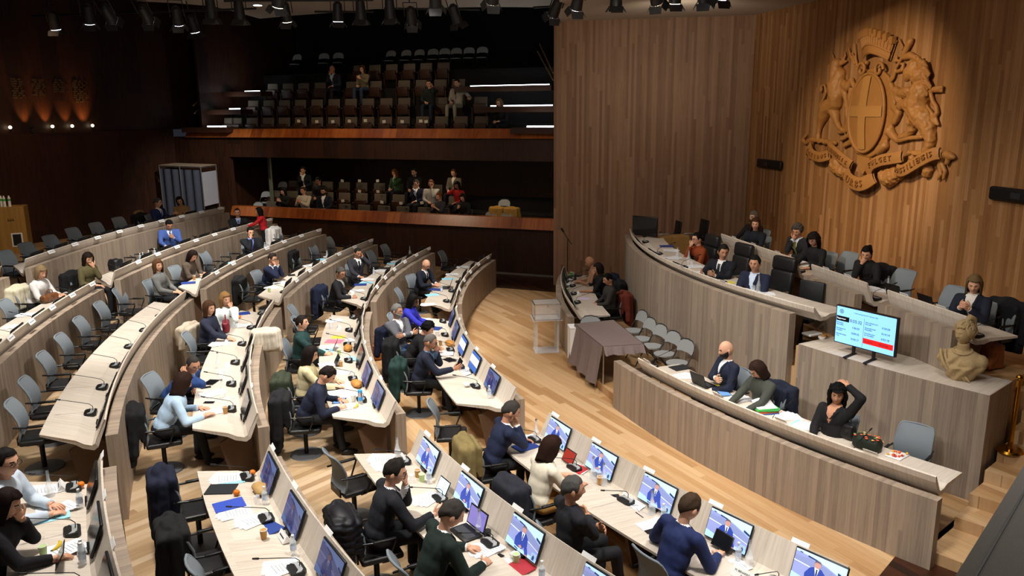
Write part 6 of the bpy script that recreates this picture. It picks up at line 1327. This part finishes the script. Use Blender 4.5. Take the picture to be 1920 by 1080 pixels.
ITEMS='''papers 985 822 A white papers under the hands of first man in front row|nf 985 838 A blue folder beside the papers of the first man in front row|carafe 998 803 A glass carafe near the first monitor of the front row|papers 1085 873 A white sheets right of the woman in cream|rf 1078 880 A colourful magazine beside the woman in cream|tabr 1062 868 A red-screened tablet before the woman in cream|carafe 1113 893 A tall glass carafe beside the kraft cup, front row|cupk 1125 905 A kraft paper cup between two carafes, front row|carafe 1140 903 A glass carafe right of the kraft cup, front row|bottle 1147 893 A clear bottle behind the second front row carafe|phone 1150 928 A black phone lying left of the spectacles|papers 1178 946 A bound report with blue edge under the spectacles|spec 1178 943 A black spectacles lying on the report|pen 1198 957 A orange pencil right of the report|pen 1199 966 A black pen right of the report|tent 1190 930 A white name card behind the report, front row|carafe 1234 955 A glass carafe at the right of the report|bottle 1266 963 A clear bottle before the third monitor|papers 1224 985 A papers with red margin under arm of man in blue suit|phone 1222 996 A phone held by the man in blue suit|tabu 1366 1020 A black tablet standing right of the man in blue suit|paper 1375 1060 A white sheet in the bottom right desk corner|carafe 1421 1048 A glass carafe beside the white bottom right sheet|bottle 1411 1032 A clear bottle behind the bottom right carafe|papers 1297 960 A papers behind the man in blue suit's head|papers 708 850 B white sheets at the far corner of second row|papers 722 872 B pages before the man with white tablet|carafe 727 832 B glass carafe at the corner of the second row|tent 757 860 B white name card behind the first second-row microphone|cupk 783 892 B kraft cup before the man with white tablet|cupg 791 900 B green-printed paper cup, second row near block|glass 772 905 B drinking glass beside the kraft cup, second row|bottle 821 898 B clear bottle left of the second lit monitor|papers 795 935 B pages under the white tablet|tabw 825 925 B white lit tablet held by the man in black suit|lapp 873 1000 B open laptop with purple picture beside the man in green|carafe 899 998 B glass carafe right of the purple laptop|bottle 909 985 B clear bottle behind the dark mug|mugd 914 1006 B black mug right of the purple laptop|papers 932 970 B tilted white sheets leaning by the third monitor|papers 905 1028 B pages the man in green writes on|phone 932 1043 B large black phone right of the writing hand|papers 955 1055 B loose sheets at the bottom edge, second row|cupg 968 1052 B green-printed cup at the bottom edge|tissue 985 1037 B crumpled white tissue by the third lit monitor|rf 975 1062 B red-edged folder at the bottom edge|bottle 1043 1072 B clear bottle at the bottom picture edge|papers 422 895 C white sheets at the far corner of third row|blue 428 902 C turquoise sheet at the far corner of third row|kf 415 918 C dark printed card on the white sheets|orange 444 929 C orange fruit on the third row desk|bf 430 948 C bright blue folder beside the orange|papers 437 960 C white papers sticking out of the blue folder|bread 488 920 C brown paper food bag on the third row desk|glass 482 942 C clear plastic box behind the blue folder|bottle 513 937 C clear bottle beside the food bag|papers 470 975 C white sheets left of the teal spectacle case|nf 497 992 C teal spectacle case beside the kraft cup|cupk 495 1010 C kraft cup on the third row desk|tent 546 1003 C white name card with green print, third row|bottle 568 1030 C clear bottle with pink label, third row|papers 525 1062 C white sheets at bottom edge, third row|orange 478 876 C second orange by the first dim monitor|papers 85 915 D sheets under the hands of man in pale blue shirt|carafe 95 930 D glass carafe before the man in pale blue shirt|tent 116 910 D white name card, fourth row near block|orange 157 888 D orange flower-like wrapper behind the first microphone, fourth row|bottle 154 947 D clear bottle between two monitors, fourth row|papers 102 955 D white sheets on the turquoise folder|blue 95 968 D turquoise sheet below the white pages|phone 85 973 D black phone on white pages, fourth row|papers 115 1030 D sheet beneath the banana|banana 105 1026 D ripe banana beside the paper cup|cupg 82 1042 D green-printed cup left of the banana|tabu 105 1062 D black tablet standing at bottom left|bottle 165 1050 D clear bottle with blue label bottom left|bottle 178 1040 D second clear bottle bottom left|tent 158 1025 D white name card at the bottom left|redbag 417 622 C dark red handbag on the third row desk|bottle 437 612 C clear bottle behind the red handbag|orange 449 597 C small orange on third row desk|nf 457 585 C purple folder before the blonde woman|papers 452 610 C blue-printed card beside red handbag|papers 407 645 C white sheet before the empty third row chair|tent 423 645 C white name card near cream jacket|carafe 410 690 C glass carafe before the blue-jacketed man|tent 424 688 C white name card behind the carafe|tent 412 705 C white name card lying before the blue-jacketed man|tabd 396 717 C grey tablet between the two leaning people|phone 386 727 C black phone left of the grey tablet|papers 395 738 C white sheets with pink pen|carafe 418 745 C glass carafe beside the white sheets, third row|phone 392 755 C black case below the pink pen|papers 395 772 C sheets at the near desk corner, third row|cupk 423 775 C amber drink glass at near desk corner|blue 688 668 B light blue booklet before the woman in green|papers 625 601 B white sheet at far end of second row|papers 645 637 B white page at yellow folder|yellow 634 632 B yellow folder on second row desk|pink 627 640 B pink folder on second row desk|papers 615 650 B pages written on by the woman in green|blue 607 658 B turquoise sheet by the green-topped woman|tabu 625 655 B dark tablet standing before the woman in green|box 652 655 B paper tray of pastries|cupg 636 665 B green-printed cup, second row middle block|carafe 621 616 B glass carafe, second row middle block|tent 635 616 B white name card, second row middle block|cupk 639 687 B kraft cup, second row middle block|papers 615 683 B white sheets before the long-haired woman|tabu 628 685 B folded dark tablet before the long-haired woman|lilac 641 699 B pale lilac sheet right of the dark tablets|tabd 622 728 B black tablet above the writing hand|papers 628 736 B sheets below the black tablet|tab 636 752 B lit tablet under the young man's left hand|papers 645 762 B page below the lit tablet|box 668 722 B open brown paper bag behind the travel mug|mugt 676 755 B steel travel mug with blue band|banana 666 763 B banana beside the travel mug|cupw 663 752 B white and purple yoghurt pot|papers 792 590 A white sheets under the hand of woman in blue|papers 785 600 A page beneath the papers, front row middle block|nf 813 616 A royal blue folder before the curly-haired person|cupw 820 630 A white cup before the curly-haired person|cupk 826 648 A kraft cup beside the brown purse|papers 832 662 A white pages below the kraft cup|tabd 843 675 A grey mat before the balding man|tabu 857 690 A tablet held by the balding man|papers 867 697 A coloured magazine on the front desk|papers 900 688 A white stacked sheets beside the dim monitor|bottle 926 742 A clear bottle at the front desk corner|tissue 875 725 A white napkin near the desk corner|box 843 646 A small brown purse on front desk|lap 835 540 A open laptop of the bald man|nf 810 543 A navy folder beside bald man's laptop|blue 805 553 A turquoise sheet at the near desk corner, far block|blue 840 523 A turquoise sheet behind bald man's laptop|papers 838 514 A white papers behind bald man's laptop|papers 854 500 A white papers at second far seat, front row|bottle 828 547 A clear bottle right of the turquoise sheet|blue 725 494 B light blue papers at the far end of second row|papers 728 490 B white papers on light blue ones|papers 705 507 B white pages before the man on the phone|kf 713 503 B dark teal folder before the man on the phone|papers 675 523 B white sheet left of navy folder|blue 687 530 B blue sheet beside the navy folder|nf 667 534 B navy blue bag-like folder|papers 668 545 B pages under the hand of older man|tent 660 552 B white name card at near end of second row|bottle 695 515 B clear bottle, second row far block|carafe 745 475 B glass carafe, second row far block|blue 582 486 C blue sheet by the third row far seats|papers 590 480 C white pages by the third row far seats|papers 577 498 C open white pages, third row far block|tabd 545 516 C lit tablet before clasped-hands man|papers 527 530 C white pages before clasped-hands man|papers 507 539 C white sheet at near end of third row|phone 510 532 C black phone at near end of third row|bottle 581 482 C clear bottle, third row far block|cupg 505 548 C paper scrap at third row corner|papers 452 473 D white pages before man with hand over mouth|blue 417 493 D turquoise sheet, fourth row|cupg 399 502 D green-printed cup, fourth row|bottle 470 470 D clear bottle by the bearded man|bottle 476 467 D second clear bottle by the bearded man|papers 370 517 D white pages before woman in tweed|lap 378 508 D open laptop before woman in tweed|nf 340 531 D blue folder at near corner of fourth row|cupk 362 525 D amber glass at near corner of fourth row|bkbin 190 508 E black basket on the fifth row near corner|papers 215 503 E white crumpled papers beside the black basket|cupg 217 497 E green cup beside the black basket|bottle 224 490 E clear bottle, first of three in fifth row|bottle 231 488 E clear bottle, second of three in fifth row|bottle 240 484 E clear bottle, third of three in fifth row|blue 245 487 E turquoise sheets, fifth row|bottle 259 480 E clear bottle right of the turquoise sheets|papers 280 466 E white pages, fifth row|cupg 334 451 E green-printed cup before man in bright blue suit|lap 376 446 E dark open laptop, fifth row|blue 68 484 F turquoise sheet at near end of rearmost row|papers 108 463 F small white papers on rearmost desk|lap 132 550 E open laptop of woman in striped jumper|brbag 80 566 E brown leather handbag on fifth row desk|papers 45 590 E white sheet behind the brown handbag|papers 100 562 E white pages right of brown handbag|papers 28 612 E lone white page on the fifth row desk|papers 1285 706 S white pages before the bald bearded man|kf 1275 690 S black notebook left end of stage desk|lap 1322 722 S open black laptop before the bald bearded man|yellow 1347 725 S yellow envelope beside the laptop|tab 1358 738 S lit blue tablet on stage desk|papers 1389 748 S document held by the woman in camouflage jacket|pile 1435 772 S pile of green and orange folders with open sheets|papers 1420 768 S white sheets left of the folder pile|papers 1480 782 S white pages between pile and woman with curls|blue 1500 797 S blue-lined page before woman with curls|papers 1510 800 S open notebook before woman with curls|phone 1540 805 S black phone before woman with curls|bkbag 1582 820 S black handbag on stage desk|pen 1270 713 S red pen on stage desk|spec 1300 722 S spectacles left of the black laptop|papers 1060 523 S white pages on the side desk|papers 1067 533 S white pages nearest the side desk middle|tent 1085 552 S large white folded card on the side desk|lilac 1095 560 S lilac printed sheet under the folded card|cupG 1078 505 S bright green cup on the side desk|glass 1088 497 S tall drinking glass at far end of side desk|lap 1070 520 S open black laptop on the side desk|cupg 1060 548 S green-printed cup on the side desk|papers 1072 508 S white page beside bright green cup|kf 1084 507 S dark notebook before the bald man in tan|nf 1253 462 P thick royal blue binder at left of presiding desk|papers 1260 470 P white sheets under the blue binder|papers 1265 484 P white pages before the woman in rust jacket|carafe 1270 487 P glass carafe before the woman in rust jacket|carafe 1291 494 P green-tinted bottle on presiding desk|glass 1297 498 P drinking glass beside the green-tinted bottle|papers 1303 500 P white pages before the gesturing man|papers 1315 512 P second set of pages before the gesturing man|papers 1345 522 P white documents before the navy-suited man|yellow 1365 530 P yellow folder before the navy-suited man|phone 1366 536 P black phone on the yellow folder|glass 1413 545 P glass before the clasped hands|carafe 1422 545 P glass carafe near right end of presiding desk|papers 1435 551 P white pages at right end of presiding desk|papers 1400 545 P page under the clasped hands|papers 1487 484 K white pages before the cheek-on-fist man|lap 1462 466 K open laptop before the cheek-on-fist man|papers 1510 492 K white papers before woman in black jacket|cupg 1444 468 K green-printed cup on back row desk|tent 1430 460 K white device top on back row desk|lap 1390 440 K black laptop at left end of back row desk|cupk 1400 452 K yellow glass at left end of back row desk|papers 1578 498 K white papers before the ponytailed woman|rf 1615 527 K dark red notebook before the ponytailed woman|papers 1630 540 K white sheets hanging at desk end|papers 1645 545 K loose pages at the desk end|glass 1592 502 K glass before the ponytailed woman|carafe 1697 547 K glass carafe before empty back row chair|lap 1775 572 K open black laptop before blonde woman in blazer|papers 1820 600 K white pages before blonde woman in blazer|lap 1718 560 K grey laptop on back row desk'''
for ln in ITEMS.split('|'):
    k,x,y,r_,lb=ln.split(' ',4); random.seed(int(float(x))*7+int(float(y)))
    put(k,float(x),float(y),r_,lb,yaw=random.uniform(-25,25) if k not in('tent','lap','lapp','tabw','tabu','tabr') else (random.uniform(-8,8)),sc=1.1 if k in('paper','papers','blue','pink') else 1)
# bags on the floor, shawl, food tray, plant-printed bag, stage monitors
P=un(705,674,0.0); PR['tanbag'].place(Vector((P.x,P.y,0)),.4,'shiny tan leather bag on the floor behind the front row')
P=un(1853,690,1.6); PR['tanbag'].place(P,.4,'brown leather bag on the floor behind the stone bust')
P=un(305,466,ZF[4]); PR['bkbag'].place(P+Vector((0,0,.0)),.2,'black bag in the aisle of the fifth row') if 0 else None
P=un(1625,842,.907); t=empty('flowered_bag',P,face_in(topol(P)[1])+PI,'flower-patterned bag beside the black handbag on stage desk','bag'); b=MB(); b.rbox((0,0,.09),(.36,.2,.18),.06,n=3); b.build('bag_body',mat('floral_black','1c2418',.7,noise_amt=.5),t)
random.seed(9)
for i in range(34):
    a=random.uniform(-.17,.17); c_=random.uniform(-.09,.09); m_=random.choice(['e0603c','e8a06c','6f8a4a','d8c878']); s_=MB(); s_.ell((a,c_ if i%2 else -.095,.182 if i%2 else random.uniform(.03,.16)),(.022,.018 if i%2 else .006,.006 if i%2 else .018),8,5); s_.build('flower_print',mat('flower_'+m_,m_,.8),t)
P=un(1682,855,.907); t=empty('food_tray',P,face_in(topol(P)[1])+PI,'white tray of colourful sweets on the stage desk','tray'); MB().rbox((0,0,.01),(.2,.26,.02),.008,n=1).build('tray',M_WHITE,t)
for i in range(16): a=random.uniform(-.08,.08);c_=random.uniform(-.11,.11); m_=random.choice(['e06028','f0b040','c83848','f0e8d0']); MB().ell((a,c_,.035),(.018,.018,.015),7,5).build('sweet',mat('sweet_'+m_,m_,.5),t)
P=un(472,640,ZF[2]+.8); o=coat(Vector((P.x+.28,P.y+.0,ZF[2]+.12)),face_in(74)+PI/2,'cfc6b4','cream jacket thrown over the third row desk rim and monitor',seed=31,long=.62,w=.42)
for x,y,l in ((1235,690,'left end of stage front desk'),(1345,757,'stage front desk before woman in camouflage'),(1478,802,'stage front desk before woman with curls'),(1645,862,'stage front desk beside the flowered bag')):
    P=un(x,y,1.0); a=topol(P)[1]; P_MON['off'].place(pol(15.40,a,.89),face_in(a),f'low black monitor, {l}',scale=(1.1,1,.55)); P_MIC.place(pol(15.22,a+1.4,.89),face_in(a)+PI,f'black gooseneck microphone, {l}'); P_PLATE.place(pol(15.56,a,1.13),face_in(a)+PI,f'white name plate, {l}')
for i,a in enumerate([86.2,89.6,93,96.2]):
    P_MON['off'].place(pol(15.30,a,.89),face_in(a),f'dark monitor of side desk, {NTH[i]} from the ballot box'); P_MIC.place(pol(15.17,a+1.4,.89),face_in(a)+PI,f'black gooseneck microphone of side desk, {NTH[i]} from ballot box')
for i,a in enumerate([91,84,77.2,71.0]):
    P_MON['off'].place(pol(13.54,a,2.10),face_in(a),f'low black monitor of presiding desk, {NTH[i]} from the left',scale=(1.1,1,.5)); P_MIC.place(pol(13.40,a+1.6,2.10),face_in(a)+PI,f'black gooseneck microphone of presiding desk, {NTH[i]} from left'); P_PLATE.place(pol(13.72,a-1,2.235),face_in(a)+PI,f'grey name plate of presiding desk, {NTH[i]} from left')
for i,s in enumerate([5.0,5.9,6.9,8.6,9.25,10.7,11.5]):
    P_MON['off'].place(wallp(s,2.58,2.16),fb+PI,f'low black monitor of back row desk, {NTH[i]} from the left',scale=(1.1,1,.6)); P_PLATE.place(wallp(s,2.78,2.48),fb,f'grey name plate of back row desk, {NTH[i]} from left')
    P_MIC.place(wallp(s+.35,2.48,2.16),fb,f'black gooseneck microphone of back row desk, {NTH[i]} from left')
# readable name card at the bottom edge
P=un(1458,1066,.79); r_,a_=topol(P); P=pol(max(r_,RR[0]+.60),a_+.4,.757); rz=face_in(a_); t=empty('name_tent',P,rz,'white name card with two printed lines beside the last monitor','name card')
up_=Vector((0,.574,.819)); nn_=Vector((0,-.819,.574)); c0_=Vector((0,-.03,.045))
MB().box(c0_,(.30,.003,.105),rx=R(-35)).box((0,.03,.045),(.30,.003,.105),rx=R(35)).build('card',M_WHITE,t)
for j,st in enumerate(('M. BENARROCHE','Pierre')): text_mesh('lettering',st,.030,mat('dark_print','3c3e42',.8),t,c0_+up_*(.018-.036*j)+nn_*.004,(R(55),0,0),.0006)
# ------------------------------------------------ camera, light, view
cd=bpy.data.cameras.new('camera'); cam=bpy.data.objects.new('camera',cd); COL.objects.link(cam)
cd.sensor_fit='HORIZONTAL'; cd.sensor_width=36; cd.lens=36*F/1920; cd.clip_start=.1; cd.clip_end=200
c,s=cos(RO),sin(RO); Rt=Vector((1,0,0)); Dn=Vector((0,-sin(TH),-cos(TH))); Fw=Vector((0,cos(TH),-sin(TH)))
X=c*Rt-s*Dn; Y=-(s*Rt+c*Dn); Z=-Fw
cam.matrix_world=Matrix(((X.x,Y.x,Z.x,0),(X.y,Y.y,Z.y,0),(X.z,Y.z,Z.z,HC),(0,0,0,1)))
sc.camera=cam
w=bpy.data.worlds.new('w'); sc.world=w; w.use_nodes=True; w.node_tree.nodes['Background'].inputs[0].default_value=(.5,.55,.7,1); w.node_tree.nodes['Background'].inputs[1].default_value=.015
def spot(loc,tgt,e,ang=50,blend=.6,col=(1,.86,.72),rad=.25):
    l=bpy.data.lights.new('spot_and_fill','SPOT'); l.energy=e; l.spot_size=R(ang); l.spot_blend=blend; l.color=col; l.shadow_soft_size=rad
    o=bpy.data.objects.new('spot_and_fill',l); COL.objects.link(o); o.location=loc; o.rotation_euler=(Vector(tgt)-Vector(loc)).to_track_quat('-Z','Y').to_euler(); return o
W1=(1,.95,.89); W2=(1,.80,.60)
def area(loc,sx_,sy_,e,col=(1,.95,.88),rot=(0,0,0)):
    l=bpy.data.lights.new('added_area_fill','AREA'); l.shape='RECTANGLE'; l.size=sx_; l.size_y=sy_; l.energy=e; l.color=col  # area lights added as soft fill, not real ceiling panels
    o=bpy.data.objects.new('added_area_fill',l); COL.objects.link(o); o.location=loc; o.rotation_euler=rot; return o
for lx,ly,tx,ty,e,a in [(1,6,1,8,1700,75),(-4,8,-3.5,9.5,2300,75),(-3,13,-3,14,2500,70),(-8,13,-9,15,3000,70),(-2,17,-2.5,19.5,2700,60),(-7,18,-8,21,3600,62),(2,11,2.3,13,1300,60),(3.5,16.5,3,17.5,900,50),(4,7,3.0,9,1300,60)]:
    spot((lx,ly,8.3),(tx,ty,0),e,a,.8,W1,.4)
area((-2,11,8.45),14,12,420)  # broad ambient fill added above the view
# added fill beams from the audience side onto the fronts of the desks and the stage
for lx,ly,lz,tx,ty,tz,e,a in [(-3,9,7.6,5.5,14.0,1.2,1500,50),(-1,4,7.6,5.5,9.5,1,900,45),(-2,17,7.6,3.5,17.5,1.0,700,40),(3.5,12,8.2,-4,18,.5,1500,48),(3,10,8.2,-7,13,.5,1300,52)]:
    spot((lx,ly,lz),(tx,ty,tz),e,a,.8,W1,.3)
spot((1.0,12.5,8.2),wallp(5.6,0,4.6),2400,38,.7,(1,.78,.52),.06)
spot((2.0,13,8.3),wallp(5.8,0,1.6),800,46,.9,W2,.3)
spot((3.5,8,8.3),wallp(9,0,1.8),420,42,.9,W2,.3)
spot((0,14,8.3),(4.5,23.2,3),300,58,.9,(1,.86,.72),.3)
# added lower gallery fill, ledge lights, faint added light over the upper gallery
for t,e in ((2.2,10),(5,12),(8,12),(10.5,8)):
    q=rearp(t,1.6,3.66); l=area((q.x,q.y,q.z),.8,.3,e,(1,.78,.52)) 
for t,e in ((.1,12),(1.9,12),(4.5,5),(7,5),(9.5,5)):
    q=rearp(t,-.25,3.55); spot((q.x,q.y,q.z),rearp(t,0,1.6),e,46,.6,(1,.74,.45),.05)
q=rearp(6.5,2.0,9.5); spot((q.x,q.y,q.z),rearp(7,2.2,5),110,95,.9,(1,.82,.6),.3)
q=rearp(7,-6,8.0); spot((q.x,q.y,q.z),rearp(7.2,0,3.4),560,80,.8,(1,.72,.48),.3)
q=LC+LDir*8-LN*5; spot((q.x,q.y,8.2),LC+LDir*7+Vector((0,0,2.5)),330,95,.9,(1,.62,.36),.3)
spot((-7,22,8.0),(-11.2,29.3,2.4),2200,34,.8,W1,.2)  # added spot that brightens the booth curtain
spot((-12,19,8.0),(-14.6,23.7,1.8),260,36,.8,(1,.85,.6),.2)
area((3,3,5.0),3,3,25)  # added fill hanging in mid-air near the camera
for lx,ly in ((2,15),(-3,14),(4,19)): spot((lx,ly,6.9),(lx+1,ly+7,8.6),140,130,.9,(1,.88,.74),.4)  # upward fill added to lift the ceiling, no fixtures there
w.node_tree.nodes['Background'].inputs[1].default_value=.03
sc.view_settings.view_transform='Standard'; sc.view_settings.look='None'; sc.view_settings.exposure=0.0; sc.view_settings.gamma=1.0; sc.view_settings.use_curve_mapping=False
